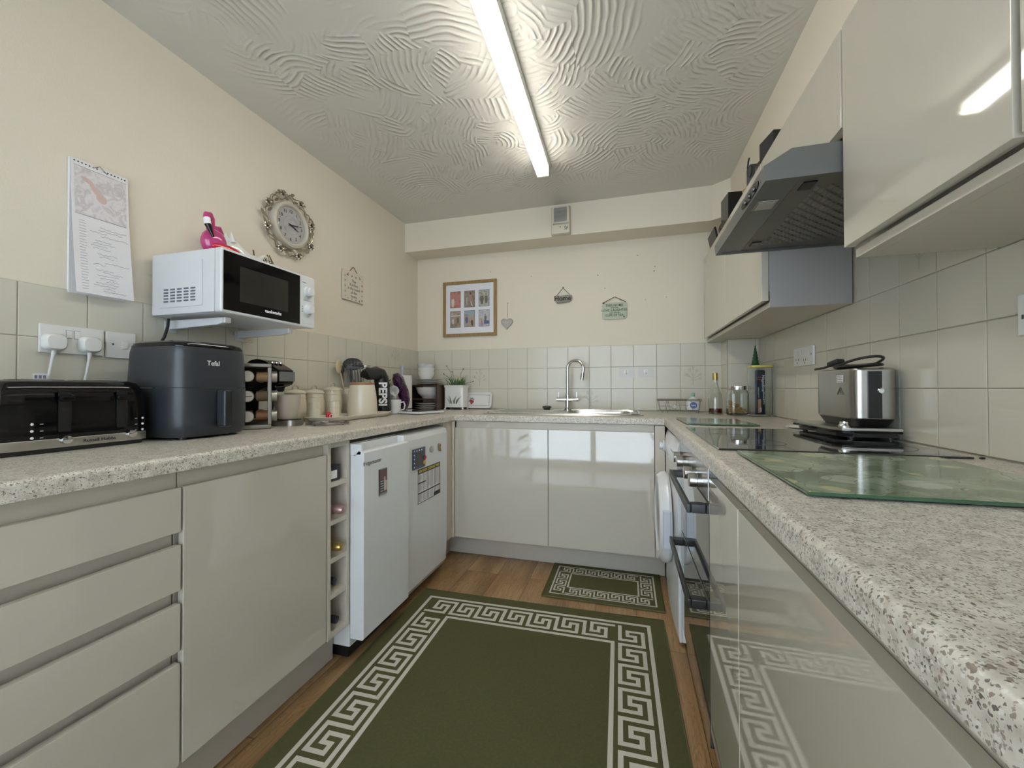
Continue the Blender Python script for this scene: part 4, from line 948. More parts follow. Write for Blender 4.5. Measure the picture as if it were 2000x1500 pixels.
# ================================================================ SPICE RACK
t = thing('spice_rack', 'steel carousel spice rack of jars between the air fryer and the coffee machine', 'spice rack', (.212, -1.722, ZW), RAD(-42), local=True)
h_ = .058; RK = mat('rack_metal', (.27, .25, .22), .35, metal=.8)
build('top_plate', MB().box(-h_, h_, -h_, h_, .248, .262, .003), RK, t)
build('base_plate', MB().box(-h_, h_, -h_, h_, .001, .018, .003), RK, t)
for k in range(4):
    a = k*pi/2+pi/4
    build('post', MB().box(h_*1.26*cos(a)-.006, h_*1.26*cos(a)+.006, h_*1.26*sin(a)-.006, h_*1.26*sin(a)+.006, .0185, .2475, .001), RK, t)
spice_cols = [(.30, .13, .03), (.10, .12, .05), (.05, .04, .03), (.35, .22, .10), (.14, .10, .05), (.25, .10, .04)]
LIDP = mat('lid_label', (.70, .68, .64), .45)
for k in range(4):
    Rk = Matrix.Rotation(k*pi/2, 4, 'Z')
    for j in range(3):
        ci = (k*3+j) % 6; z = .21-.0785*j
        n = V((1, 0, 0)); o_ = V((.0, -.0235, z))
        jar = thing('spice_jar', ['spice jar with a white lid in the %s row of the rack, facing the room' % ('top', 'middle', 'bottom')[j], 'spice jar in the %s row on the coffee machine side of the rack' % ('top', 'middle', 'bottom')[j], 'spice jar in the %s row at the back of the rack' % ('top', 'middle', 'bottom')[j], 'spice jar in the %s row on the air fryer side of the rack' % ('top', 'middle', 'bottom')[j]][k], 'jar', (.212, -1.722, ZW), RAD(-42), local=True, group='spice jars in the carousel rack')
        g = MB().lathe([(0, .006), (.020, .006), (.021, .009), (.021, .052), (.018, .057)], o_, 22, n); g.xf(Rk); build('glass', g, mat('jar_spice_%d' % ci, spice_cols[ci], .12, coat=.5), jar)
        l = MB().lathe([(.0215, .058), (.0225, .059), (.0225, .076), (.021, .078), (0, .078)], o_, 28, n); l.xf(Rk); lo = build('lid', l, SATIN, jar)
        l = MB().lathe([(.0195, .0783), (0, .0785)], o_, 24, n, caps=False); l.xf(Rk); build('lid_label', l, LIDP, lo)
        if j == 1 and k == 0:
            l = MB().box(.0787, .0789, -.038, -.008, z-.001, z+.002); l.xf(Rk @ Matrix.Rotation(0, 4, 'X')); build('print', l, INK, lo)
# ================================================================ COFFEE MACHINE
t = thing('coffee_machine', 'black pod coffee machine with chrome front panel and a cup on its drip tray', 'coffee machine', (.17, -1.58, ZW))
y0, y1 = -1.630, -1.532; ym = (y0+y1)/2
mb = MB().prism([(.03, .942), (.115, .942), (.12, 1.07), (.215, 1.085), (.232, 1.095), (.232, 1.150), (.225, 1.156), (.15, 1.195), (.115, 1.203), (.07, 1.198), (.03, 1.165)], y0+.004, y1-.004, 'y', .006); build('body', mb, BLACKG, t)
mb = MB().prism(sq_prof(.165, ym, .135, .050, 40, 4), .911, .935, 'z', .003); build('drip_tray', mb, SATIN, t)
build('drip_grid', MB().prism(sq_prof(.235, ym, .058, .043, 32, 3), .9355, .939), BLACK, t)
build('front_panel', MB().box(.2325, .236, y0+.006, y1-.006, 1.104, 1.146, .0012), mat('chrome_dark_reflection', (.30, .30, .32), .08, metal=1), t)  # chrome toned down, dark reflection put into its colour
build('nozzle', MB().lathe([(.018, 0), (.014, -.016), (.010, -.02)], (.20, ym, 1.078), 20), BLACK, t)
build('rear_panel', MB().box(.117, .122, y0+.008, y1-.02, .95, 1.06, .001), STEEL, t)
for k, yy in enumerate((ym-.018, ym+.004, ym+.026)): build('button', MB().lathe([(.008, 0), (.007, .004), (0, .0045)], (.175+.0*k, yy, 1.186), 14, (.3, 0, 1)), CHROME, t)
t = thing('coffee_cup', 'plain beige ceramic cup standing on the coffee machine drip tray', 'cup', (.236, -1.582, .9395))
build('cup', MB().lathe([(0, 0), (.037, 0), (.041, .01), (.050, .06), (.0555, .105), (.053, .105), (.047, .06), (.036, .012), (0, .010)], (.236, -1.582, .9395), 40), PINKISH, t)
# trivet
t = thing('trivet', 'dark round openwork metal trivet lying in front of the coffee machine', 'trivet', (.36, -1.50, ZW))
tx, ty = .372, -1.49; mb = MB()
for r_ in (.088, .06, .03): mb.tube([(tx+r_*cos(a*pi/18), ty+r_*sin(a*pi/18), ZW+.0065) for a in range(36)], .0035, 6, closed=True)
for k in range(10):
    a = k*pi/5; mb.tube([(tx+.03*cos(a), ty+.03*sin(a), ZW+.0065), (tx+.06*cos(a+.3), ty+.06*sin(a+.3), ZW+.0075), (tx+.088*cos(a), ty+.088*sin(a), ZW+.0065)], .0025, 6)
build('openwork', mb, mat('tarnished_metal', (.20, .17, .16), .4, metal=.7), t)
for k in range(4): a = k*pi/2; build('foot', MB().cyl((tx+.08*cos(a), ty+.08*sin(a), ZW+.0005), (tx+.08*cos(a), ty+.08*sin(a), ZW+.0028), .004, n=8), BLACK, t)
# ================================================================ CANISTERS
def canister(label, x, y, r, h, lid_z=0, group=None):
    t = thing('storage_canister', label, 'canister', (x, y, ZW+.001), group=group); z = ZW+.001
    build('jar', MB().lathe([(0, 0), (r*.86, 0), (r*.95, .012), (r*1.0, h*.4), (r*.98, h*.72), (r*.9, h*.84), (r*.93, h*.86), (r*.93, h*.90), (r*.9, h*.92), (r*.9, h)], (x, y, z), 36), STONE, t)
    l = build('lid', MB().lathe([(r*.98, h+lid_z+.001), (r*1.0, h+lid_z+.006), (r*.8, h+lid_z+.014), (r*.3, h+lid_z+.022), (0, h+lid_z+.024)], (x, y, z), 36), STONE, t)
    H_ = h+lid_z+.020
    build('lid_handle', MB().tube([(x, y-.019, z+H_), (x, y-.016, z+H_+.015), (x, y, z+H_+.023), (x, y+.016, z+H_+.015), (x, y+.019, z+H_)], .0042, 8), PINKISH, l)
    return t
canister('cream stoneware canister with looped lid half hidden behind the beige cup', .085, -1.378, .050, .135)
canister('cream stoneware canister with looped lid, middle one of the three', .085, -1.250, .049, .135)
c = canister('cream stoneware canister with a raised flanged lid, rightmost of the three', .085, -1.112, .051, .150)
# tray
t = thing('serving_tray', 'cream oblong serving tray with flared rim holding small pots and a big crock', 'tray', (.228, -1.13, ZW))
tcx2, tcy2 = .2385, -1.145
mb = MB(); lv = [(.074, .245, .9112), (.080, .250, .9125), (.100, .272, .933), (.097, .269, .9345), (.077, .248, .9165), (.065, .24, .9155)]
mb.skin([mb.ring([(a, b_, z) for a, b_ in sq_prof(tcx2, tcy2, hx, hy, 48, 7)]) for hx, hy, z in lv]); build('tray', mb, mat('ivory_china', (.78, .74, .64), .2, coat=.3), t)
def small_pot(label, y):
    t = thing('small_pot', label, 'pot', (.198, y, .917)); z = .917
    build('pot', MB().lathe([(0, 0), (.026, 0), (.0295, .006), (.0305, .035), (.028, .055), (.0295, .058), (.0295, .064), (.027, .068), (.026, .085), (.0245, .088), (0, .089)], (.198, y, z), 30), STONE, t)
    if 'right' in label: build('lettering_strip', MB().box(.2284, .2290, y+.009, y+.014, z+.012, z+.045), PINKISH, t)
small_pot('small cream pot on the tray, the left one beside the red packet', -1.377)
small_pot('small cream pot on the tray, the right one with vertical lettering', -1.238)
t = thing('red_packet', 'small bright red packet with a white round mark on the tray', 'packet', (.26, -1.372, .917))
mb = MB().ball((.262, -1.352, .937), (.011, .018, .020), .25, seed=3); build('packet', mb, mat('red_wrap', (.55, .012, .03), .25, coat=.4), t)
mb = MB().tube([(.2745, -1.352+.010*cos(a*pi/8), .936+.010*sin(a*pi/8)) for a in range(16)], .0013, 6, closed=True); build('mark', mb, TXTW, t)
t = thing('stoneware_crock', 'large cream crock with a flat wooden lid standing on the tray', 'crock', (.232, -1.046, .917))
wx, wy, wz = .232, -1.050, .9172
build('crock', MB().lathe([(0, 0), (.072, 0), (.079, .006), (.0815, .03), (.080, .07), (.074, .13), (.066, .172), (.063, .176), (0, .176)], (wx, wy, wz), 44), STONE, t)
build('wooden_lid', MB().lathe([(.060, .1765), (.065, .178), (.0655, .187), (.063, .190), (0, .190)], (wx, wy, wz), 44), m_oak('lid_wood', (.28, .12, .05), (.42, .21, .10), 1), t)
build('spoon_rest', MB().lathe([(0, 0), (.028, 0), (.034, .004), (.030, .0045), (0, .002)], (.262, -1.19, .9168), 30, sx=.7, sy=1.4), STONE, t)
# utensil crock
t = thing('utensil_crock', 'ribbed cream utensil crock behind the big crock by the wall', 'crock', (.072, -.925, ZW+.001))
ux, uy = .066, -.935
build('crock', MB().lathe([(0, 0), (.050, 0), (.055, .01), (.056, .12), (.058, .125), (.058, .135), (.055, .14), (.055, .158), (.058, .16), (.058, .167), (.052, .167), (.050, .02), (0, .015)], (ux, uy, ZW+.001), 36), STONE, t)
def tool(name, label, head, hm, base, tip, cat='utensil', r=.005):
    t = thing(name, label, cat, base)
    build('handle', MB().tube([base, tip], r, 8), hm, t)
    build('head', head, hm, t); return t
WOODP = m_oak('pale_wood', (.50, .38, .22), (.66, .54, .35), 2)
NYL = mat('black_nylon', (.045, .047, .048), .35)
b0 = V((ux+.01, uy-.03, .94)); tp = V((.050, -1.005, 1.165))
tool('wooden_spoon', 'pale wooden spoon leaning left in the utensil crock', MB().ball((.048, -1.018, 1.20), (.008, .024, .042), sub=3), WOODP, b0, tp)
def slotted(cx_, cy, cz, w, h, tilt, rows, dome=0, seed=0):
    """rounded plate with slots cut as gaps: built as bars"""
    mb = MB(); M = Matrix.Translation((cx_, cy, cz)) @ Matrix.Rotation(RAD(-50), 4, 'Z') @ Matrix.Rotation(tilt, 4, 'X')
    mb.box(-.0015, .0015, -w, w, h*.78, h, .001).box(-.0015, .0015, -w*.8, w*.8, -h, -h*.72, .001)
    k = rows
    for i in range(k+1):
        y = -w+2*w*i/k; mb.box(-.0015, .0015, max(-w, y-.004), min(w, y+.004), -h*.74, h*.8, .0008)
    mb.xf(M); return mb
tool('slotted_turner', 'black nylon slotted turner standing in the utensil crock', slotted(.090, -.925, 1.150, .046, .052, RAD(4), 6), NYL, V((ux+.01, uy+.0, .94)), V((.084, -.925, 1.125)))
mb = MB().lathe([(.054, 0), (.050, .008), (.035, .015), (0, .019)], (.055, -.900, 1.222), 30, (.6, -.75, .28), sx=1.05, sy=.75, caps=False)
sk = tool('skimmer_spoon', 'black nylon perforated skimmer at the top of the utensil crock', mb, NYL, V((ux-.02, uy+.02, .94)), V((.052, -.91, 1.20)))
rn = random.Random(1); nrm = V((.6, -.75, .28)).normalized(); tn_ = V((.78, .62, 0)).normalized(); mbh = MB()
for i in range(-2, 3):
    for j in (-1, 0, 1):
        c = V((.055, -.900, 1.222))+tn_*i*.017+nrm.cross(tn_)*j*.014+nrm*(.0182-.0022*abs(i)-.0012*abs(j))
        mbh.lathe([(.0042, 0), (.0042, .0015), (0, .0016)], c, 10, nrm)
build('perforations', mbh, mat('gap_dark', (.003, .003, .003), .9), sk)
t = thing('ladle', 'black nylon ladle leaning behind the slotted turner', 'utensil', (ux-.02, uy, .94)); build('handle', MB().tube([(ux-.03, uy-.018, .94), (.030, -.962, 1.165)], .005, 8), NYL, t); build('head', MB().ball((.028, -.968, 1.185), (.014, .020, .026), sub=3), NYL, t)
t = thing('glass_bottle', 'clear glass carafe with a metal rim behind the black wrapper', 'bottle', (.085, -.823, ZW))
build('glass', MB().lathe([(0, 0), (.036, 0), (.038, .01), (.038, .18), (.028, .22), (.026, .28), (.029, .30), (.026, .30), (.023, .28), (.025, .22), (.035, .18), (.035, .01), (0, .006)], (.085, -.818, ZW+.001), 32), CLEAR, t)
build('rim', MB().lathe([(.0292, .290), (.0305, .296), (.0305, .306), (.0292, .308), (.027, .308)], (.085, -.818, ZW+.001), 28, caps=False), SATIN, t)
# mug tree with mugs and wrappers
t = thing('mug_tree', 'dark metal mug stand behind the black and purple wrappers', 'mug tree', (.165, -.72, ZW))
build('stand', MB().lathe([(0, 0), (.05, 0), (.05, .008), (.012, .014), (.008, .02), (.008, .235), (0, .24)], (.150, -.725, ZW+.001), 28), mat('black_metal', (.02, .02, .02), .4, metal=.5), t)
for a, z in ((-1.2, 1.10), (.5, 1.10), (2.2, 1.10), (-.6, 1.0)):
    build('arm', MB().tube([(.150, -.725, z), (.150+.035*cos(a), -.725+.035*sin(a), z+.02), (.150+.05*cos(a), -.725+.05*sin(a), z+.03)], .003, 6), mat('black_metal', (.02, .02, .02), .4, metal=.5), t)
def mug(label, M):
    t = thing('mug', label, 'mug', M.translation, local=True); t.matrix_world = M
    build('cup', MB().lathe([(0, 0), (.030, 0), (.034, .008), (.038, .05), (.040, .088), (.0375, .088), (.035, .05), (.030, .01), (0, .006)], (0, 0, 0), 36), CHINA, t)
    build('handle', MB().tube([(.037, 0, .07), (.055, 0, .074), (.064, 0, .052), (.056, 0, .026), (.035, 0, .02)], .0045, 8), CHINA, t)
mug('white mug tilted on the mug tree between the wrappers, upper one', Matrix.Translation((.225, -.735, 1.05)) @ Matrix.Rotation(RAD(70), 4, 'Y') @ Matrix.Rotation(RAD(35), 4, 'X') @ Matrix.Scale(.8, 4) @ Matrix.Translation((0, 0, -.045)))
mug('white mug with its handle toward the room on the worktop under the wrappers', Matrix.Translation((.240, -.728, .9125)) @ Matrix.Rotation(RAD(20), 4, 'Z'))
PB = mat('black_wrap', (.010, .011, .012), .38)
t = thing('black_wrapper', 'bulky black wrapper with white vertical PEPSI lettering bent over the mug tree', 'wrapper', (.2, -.82, ZW))
mb = MB().tube([(.205, -.985, 1.148), (.205, -.975, 1.155), (.205, -.93, 1.160), (.205, -.88, 1.164), (.205, -.845, 1.160), (.207, -.826, 1.135), (.210, -.822, 1.09), (.213, -.822, 1.03), (.215, -.820, .97), (.215, -.815, .935), (.215, -.812, .919)], lambda f: .031+.014*min(1, f*1.7)+(-.030*max(0, (f-.93)/.07)), 20)
for v in mb.bm.verts:
    p = v.co; k = MN.noise(p*34)*.007+MN.noise(p*80)*.002; v.co = p+V((k, k*.6, k)); v.co.z = max(v.co.z, ZW+.002)
build('wrapper', mb, PB, t)
pd = V((1.4747, -2.21, 0)).normalized(); pr = V((-pd.y, pd.x, 0))
text('PEPSI', .066, V((.213, -.824, 1.038))+pd*.0475, (0, 0, -1), pr, TXTW, t, bold=.0022, space=1.0)
t = thing('purple_wrapper', 'shiny purple foil multipack wrapper drooping beside the kitchen roll', 'wrapper', (.2, -.62, ZW))
mb = MB().tube([(.21, -.70, 1.150), (.212, -.68, 1.150), (.214, -.645, 1.130), (.215, -.615, 1.09), (.216, -.59, 1.04), (.217, -.575, .99), (.217, -.575, .95), (.217, -.58, .925)], lambda f: .012+.025*sin(pi*min(1, f*.95+.05)), 22)
for v in mb.bm.verts:
    p = v.co; k = MN.noise(p*42+V((5, 0, 0)))*.011+MN.noise(p*95)*.004; v.co = p+V((k, k, k*.5)); v.co.z = max(v.co.z, ZW+.002)
build('wrapper', mb, m_blotch('purple_foil', [(.012, .003, .014), (.035, .005, .035), (.08, .01, .07), (.02, .008, .03), (.10, .05, .06)], 30, .14, coat=.8, detail=3), t)
# kitchen roll
t = thing('kitchen_roll', 'white kitchen roll on a grey upright holder left of the stacked plates', 'kitchen roll', (.14, -.45, ZW))
kx, ky = .128, -.452
h = build('holder', MB().lathe([(0, 0), (.075, 0), (.075, .008), (.068, .014), (.012, .016), (.0105, .02), (.0105, .31), (.017, .311), (.017, .326), (0, .327)], (kx, ky, ZW+.001), 30), mat('grey_blue_plastic', (.40, .46, .48), .3), t)
build('paper_roll', MB().lathe([(.018, .022), (.066, .022), (.067, .024), (.067, .252), (.066, .254), (.018, .254)], (kx, ky, ZW+.001), 44), mat('roll_paper', (.82, .80, .78), .85, bump=.3, bscale=300), t)
# scales
t = thing('kitchen_scales', 'flat white kitchen scales with a dark glass top near the corner', 'scales', (.385, -.66, ZW), RAD(-18), local=True)
build('body', MB().box(-.10, .10, -.115, .115, .004, .017, .003), WHITE, t)
build('glass_top', MB().box(-.085, .085, -.10, .10, .0173, .0195, .001), mat('grey_glass', (.12, .12, .125), .05, coat=.6), t)
for sx in (-1, 1):
    for sy in (-1, 1): build('foot', MB().cyl((sx*.08, sy*.09, .0005), (sx*.08, sy*.09, .004), .008, n=12), BLACK, t)
# ================================================================ PLATE RACK
t = thing('plate_rack', 'small dark wooden shelf in the back left corner holding plates and bowls', 'rack', (.195, -.185, ZW))
DW = m_oak('dark_wood_shelf', (.03, .013, .008), (.075, .032, .018), 0)
build('side_panel', MB().box(.300, .312, -.275, -.06, ZW+.001, 1.10, .002), DW, t); build('side_panel', MB().box(.070, .082, -.275, -.06, ZW+.001, 1.10, .002), DW, t)
build('shelf', MB().box(.0825, .2995, -.275, -.06, .985, .995, .001), DW, t); build('shelf', MB().box(.0825, .2995, -.275, -.06, 1.088, 1.099, .001), DW, t)
def dishes(n, x, y, z, r, h, dz, name, labels, prof, group=None):
    for k in range(n):
        tt = solo(name, MB().lathe([(rr_*r, zz*h+z+k*dz) for rr_, zz in prof], (x, y, 0), 40), CHINA, labels[k], 'plate' if 'plate' in name else 'bowl', group)
PLP = [(0, 0), (.55, 0), (.62, .25), (1, .9), (1, 1), (.6, .45), (.5, .3), (0, .3)]
BOP = [(0, 0), (.5, 0), (.55, .12), (.85, .45), (1, 1), (.96, 1), (.8, .5), (.5, .2), (0, .18)]
dishes(3, .192, -.19, .9115, .100, .016, .0175, 'dinner_plate', ['white plate on the worktop under the dark shelf, lowest of its stack', 'white plate under the dark shelf, middle of its stack', 'white plate under the dark shelf, top of its stack'], PLP)
dishes(1, .192, -.168, .9955, .102, .085, .011, 'serving_bowl', ['large white bowl sitting on the middle dark wooden shelf'], BOP)
dishes(3, .188, -.17, 1.0995, .108, .014, .0155, 'dinner_plate', ['white rimmed plate on top of the dark rack, lowest of its stack', 'white rimmed plate on top of the dark rack, middle of its stack', 'white rimmed plate on top of the dark rack, directly under the bowls'], PLP)
BOW = [(0, 0), (.62, 0), (.70, .12), (.90, .5), (1, 1), (.965, 1), (.86, .5), (.6, .2), (0, .18)]
for k in range(3):
    solo('cereal_bowl', MB().lathe([(rr_*.068, zz*.052+1.1475+k*.030) for rr_, zz in BOW], (.165, -.165, 0), 40), [CHINA, CHINA, mat('marbled_china', (.66, .69, .70), .15, coat=.3, var=.25, vscale=30)][k], ['white bowl resting on the plates, lowest of three', 'white bowl in the middle of three stacked above the plates', 'grey marbled bowl at the very top of the dish stack'][k], 'bowl')
# planter
t = thing('planter', 'square footed white ceramic planter painted with leaves in the back left corner', 'planter', (.40, -.13, ZW))
px_, py = .402, -.125
mb = MB(); lv = [(.078, .055, .928), (.082, .058, .931), (.080, .056, .938), (.080, .056, 1.075), (.083, .059, 1.08), (.086, .061, 1.093), (.083, .059, 1.096), (.076, .052, 1.09), (.074, .05, 1.06)]
mb.skin([mb.ring([(a, b_, z) for a, b_ in sq_prof(px_, py, hx, hy, 40, 8)]) for hx, hy, z in lv]); pot = build('pot', mb, CHINA, t)
for sx in (-1, 1):
    for sy in (-1, 1): build('foot', MB().cyl((px_+sx*.068, py+sy*.045, .928), (px_+sx*.075, py+sy*.05, ZW+.001), .008, .006, n=10), CHINA, t)
mb = MB(); rn = random.Random(4)
for k in range(17):
    bx_ = rn.uniform(-.03, .03); ln_ = rn.uniform(.03, .085)*(1-abs(bx_)*8); a = bx_*26+rn.uniform(-.15, .15); P = [(bx_, 0), (bx_+ln_*sin(a)*.4, ln_*.6), (bx_+ln_*sin(a), ln_)]
    for (x0, z0), (x1, z1), w0, w1 in ((P[0], P[1], .0015, .0028), (P[1], P[2], .0028, .0003)):
        f = mb.bm.faces.new([mb.bm.verts.new((px_+a_, py-.0566-.0001*k, .955+b_)) for a_, b_ in ((x0-w0, z0), (x1-w1, z1), (x1+w1, z1), (x0+w0, z0))])
build('painted_leaves', mb, mat('leaf_paint', (.16, .20, .12), .4), pot, smooth=False)
t = thing('houseplant', 'grassy green plant with thin arching stems growing in the painted planter', 'plant', (.40, -.125, 1.06))
build('soil', MB().prism(sq_prof(px_, py, .070, .046, 32, 8), 1.065, 1.078), mat('soil', (.04, .025, .015), .9), t)
GRN = mat('blade_green', (.045, .13, .025), .45, var=.4, vscale=20); mb = MB(); rn = random.Random(8)
for k in range(95):
    b0 = V((px_+rn.uniform(-.055, .055), py+rn.uniform(-.03, .03), 1.078)); a = rn.uniform(0, 2*pi); sp = rn.uniform(.01, .055); hh = rn.uniform(.045, .10); w = .0018
    d = V((cos(a)*sp+(b0.x-px_)*.5, sin(a)*sp*.6, 0)); P = [b0, b0+d*.35+V((0, 0, hh*.6)), b0+d+V((0, 0, hh))]; q = V((-sin(a), cos(a), 0))
    q = V((1, .2, 0)) if abs(q.x) < .5 else q
    vs = [mb.bm.verts.new(P[0]-q*w), mb.bm.verts.new(P[0]+q*w), mb.bm.verts.new(P[1]+q*w), mb.bm.verts.new(P[1]-q*w), mb.bm.verts.new(P[2])]
    mb.bm.faces.new((vs[0], vs[1], vs[2], vs[3])); mb.bm.faces.new((vs[3], vs[2], vs[4]))
o = build('foliage', mb, GRN, t, smooth=False)
STM = mat('dark_stem', (.03, .06, .02), .5)
for (dx_, dz_) in ((-.075, .165), (-.10, .105), (.065, .14), (.145, .045), (-.03, .12), (-.085, .075)):
    P = [V((px_+dx_*.25, py, 1.078)), V((px_+dx_*.6, py-.01, 1.078+dz_*.75)), V((px_+dx_, py-.015, 1.078+dz_))]
    st = build('stem', MB().tube(P, .0013, 6), STM, t); build('bud', MB().ball(P[-1]+V((0, 0, .003)), (.006, .004, .004), sub=1), mat('bud_dark', (.03, .03, .04), .6) if dx_ != -.085 else CREAMP, st)
for c in ((.022, .07), (.035, .055), (.012, .06)): build('flower', MB().ball((px_+c[0], py-.02, 1.09+c[1]), (.005, .004, .014), sub=2), mat('pale_yellow_petal', (.72, .66, .28), .5), t)
# decorative tray leaning
t = thing('decorative_tray', 'small white tray with a dotted border and strawberries leaning on the back tiles', 'tray', (.555, -.03, ZW))
M_ = Matrix.Translation((.555, -.052, ZW+.004)) @ Matrix.Rotation(RAD(-14), 4, 'X')
pts = sq_prof(0, .068, .108, .066, 40, 7)
mb = MB()
mb.skin([mb.ring([(a*k, y, (b_-.068)*k+.068) for a, b_ in pts]) for k, y in ((.93, .004), (1, -.004), (.985, -.006), (.9, .000))]); mb.xf(M_); tr = build('tray', mb, CHINA, t)
mb = MB()
for i in range(15):
    for z in (.027, .109): mb.box(-.082+i*.0118, -.082+i*.0118+.006, -.0014, -.0004, z-.002, z+.002)
for j in range(7): mb.box(.082, .086, -.0014, -.0004, .033+j*.0118, .039+j*.0118)
mb.xf(M_); build('dotted_border', mb, INK, tr)
mb = MB().ball((-.068, -.002, .062), (.012, .002, .013), sub=2).ball((-.052, -.002, .056), (.011, .002, .012), sub=2).ball((-.060, -.002, .045), (.010, .002, .012), sub=2); mb.mi = 1
mb.ball((-.062, -.002, .082), (.014, .0015, .005), sub=2).ball((-.048, -.002, .074), (.010, .0015, .004), sub=2); mb.xf(M_); build('strawberries', mb, [mat('berry_red', (.38, .04, .03), .4), mat('leaf_paint', (.16, .20, .12), .4)], tr)
# ================================================================ MICROWAVE AND TOP
t = thing('microwave', 'white microwave with black door and two dials on wall brackets', 'microwave', (.19, -1.76, 1.33))
MW = mat('white_enamel', (.70, .71, .72), .22, coat=.3)
my0, my1, mz0, mz1 = -1.978, -1.548, 1.333, 1.556
build('cabinet', MB().box(.022, .318, my0+.003, my1-.003, mz0+.003, mz1-.001, .003), MW, t)
dr = build('door_surround', MB().box(.320, .352, my0, my1, mz0, mz1, .007, 3), MW, t)
yb = my1-.087
build('door_glass', MB().slab((.3522, 0, 0), *LX, my0+.008, yb, mz0+.010, mz1-.010, 0, .0015), MWG, dr)
build('window', MB().slab((.3539, 0, 0), *LX, my0+.068, yb-.062, mz0+.048, mz1-.050, 0, .0004), mat('mesh_window', (.028, .026, .022), .12, spec=.3), dr)
for z in (1.487, 1.411):
    k = build('dial', MB().lathe([(.0225, 0), (.0225, .004), (.019, .006), (.0185, .020), (.0165, .022), (0, .022)], (.3522, my1-.042, z), 32, (1, 0, 0)), MW, t)
build('door_button', MB().box(.3522, .3535, my1-.070, my1-.018, 1.350, 1.372, .0006), MW, t)
mb = MB()
for k in range(3): mb.box(.3522, .3527, my1-.074, my1-.070, 1.398+.010*k, 1.402+.010*k)
mb.box(.3522, .3526, my1-.066, my1-.020, 1.4485, 1.4495).box(.3522, .3526, my1-.074, my1-.05, 1.523, 1.525)
build('marking', mb, INK, t)
text('cookworks', .0165, (.3541, -1.768, 1.367), *LX, TXTW, t, bold=.0006)
rp = MB().box(.065, .265, my0+.0005, my0+.0028, 1.36, 1.52, .001); build('pressed_panel', rp, MW, t)
for i in range(5):
    for j in range(5):
        build('vent', MB().box(.085+.032*i, .107+.032*i, my0-.0003, my0+.0004, 1.378+.0105*j, 1.384+.0105*j), mat('vent_shadow', (.16, .17, .2), .6), t)
for k, y in enumerate((-1.905, -1.622)):
    t = thing('wall_bracket', ['white steel bracket arm under the near side of the microwave', 'white steel bracket arm under the far side of the microwave'][k], 'bracket', (.12, y, 1.285))
    build('wall_plate', MB().box(.0085, .013, y-.02, y+.02, 1.283, 1.326, .001), MW, t)
    build('arm', MB().prism([(.0135, 1.295), (.255, 1.303), (.285, 1.309), (.285, 1.328), (.0135, 1.328)], y-.011, y+.011, 'y', .002), MW, t)
    build('end_cap', MB().box(.2855, .296, y-.012, y+.012, 1.308, 1.3285, .003), WPLAS, t)
solo('power_cable', MB().tube([(.06, -1.945, 1.328), (.062, -1.948, 1.30), (.055, -1.955, 1.26), (.045, -1.962, 1.235), (.02, -1.965, 1.20), (.018, -1.965, .92)], .005, 8), CABLEB, 'black microwave power cable dropping behind the air fryer', 'cable')
ZM = mz1+.001
PINK = mat('pink_glaze', (.50, .045, .19), .18, coat=.5); REDG = mat('red_glaze', (.55, .01, .03), .2, coat=.5)
def flamingo(label, x, y, s):
    t = thing('flamingo_ornament', label, 'ornament', (x, y, ZM), group=None)
    mb = MB().ball((x, y+.006*s, ZM+.046*s), (.032*s, .042*s, .046*s), sub=3); mb.tube([(x, y+.02*s, ZM+.040*s), (x, y+.05*s, ZM+.026*s), (x, y+.085*s, ZM+.012*s)], lambda f: (.030-.025*f)*s, 14)
    for v in mb.bm.verts: v.co.z = max(v.co.z, ZM)
    mb.tube([(x+.004*s, y-.010*s, ZM+.07*s), (x+.010*s, y-.012*s, ZM+.10*s), (x+.012*s, y-.014*s, ZM+.120*s), (x+.014*s, y-.022*s, ZM+.132*s), (x+.018*s, y-.032*s, ZM+.128*s), (x+.022*s, y-.036*s, ZM+.112*s)], lambda f: (.0125-.002*f)*s, 14)
    b = build('body', mb, PINK, t)
    build('bill_white', MB().tube([(x+.022*s, y-.036*s, ZM+.114*s), (x+.026*s, y-.035*s, ZM+.092*s)], .0106*s, 14), TXTW, b)
    build('bill_tip', MB().tube([(x+.026*s, y-.035*s, ZM+.0925*s), (x+.030*s, y-.030*s, ZM+.074*s), (x+.034*s, y-.022*s, ZM+.052*s)], lambda f: (.0104-.007*f)*s, 12), BLACKG, b)
    build('wing', MB().ball((x+.026*s, y+.035*s, ZM+.026*s), (.012*s, .055*s, .018*s), sub=3), REDG, t)
flamingo('glossy pink flamingo ornament on the microwave, the larger one in front', .225, -1.912, 1.04)
flamingo('glossy pink flamingo ornament on the microwave, the smaller one behind', .060, -1.748, 1.24)
t = thing('animal_ornament', 'white glazed animal ornament with pointed ears on top of the microwave', 'ornament', (.15, -1.73, ZM))
x, y = .150, -1.755
mb = MB(); rings = []
for dy, zc, rz_, rx_ in ((-.040, .070, .005, .005), (-.034, .062, .055, .020), (-.010, .060, .058, .028), (.02, .050, .050, .030), (.05, .042, .042, .026), (.08, .042, .038, .022), (.10, .050, .034, .018), (.115, .062, .022, .012), (.125, .066, .004, .004)):
    rings.append(mb.ring([(x+rx_*cos(a*pi/12), y+dy, ZM+max(.0005, zc+rz_*sin(a*pi/12))) for a in range(24)]))
mb.skin(rings); build('body', mb, CHINA, t)
for sx in (-1, 1): build('ear', MB().cyl((x+sx*.012, y-.026, ZM+.098), (x+sx*.015, y-.032, ZM+.138), .013, .001, n=12), CHINA, t)
build('tail', MB().tube([(x, y+.11, ZM+.075), (x+.004, y+.124, ZM+.090), (x+.004, y+.138, ZM+.094), (x+.006, y+.145, ZM+.086)], lambda f: .009-.007*f, 8), CHINA, t)
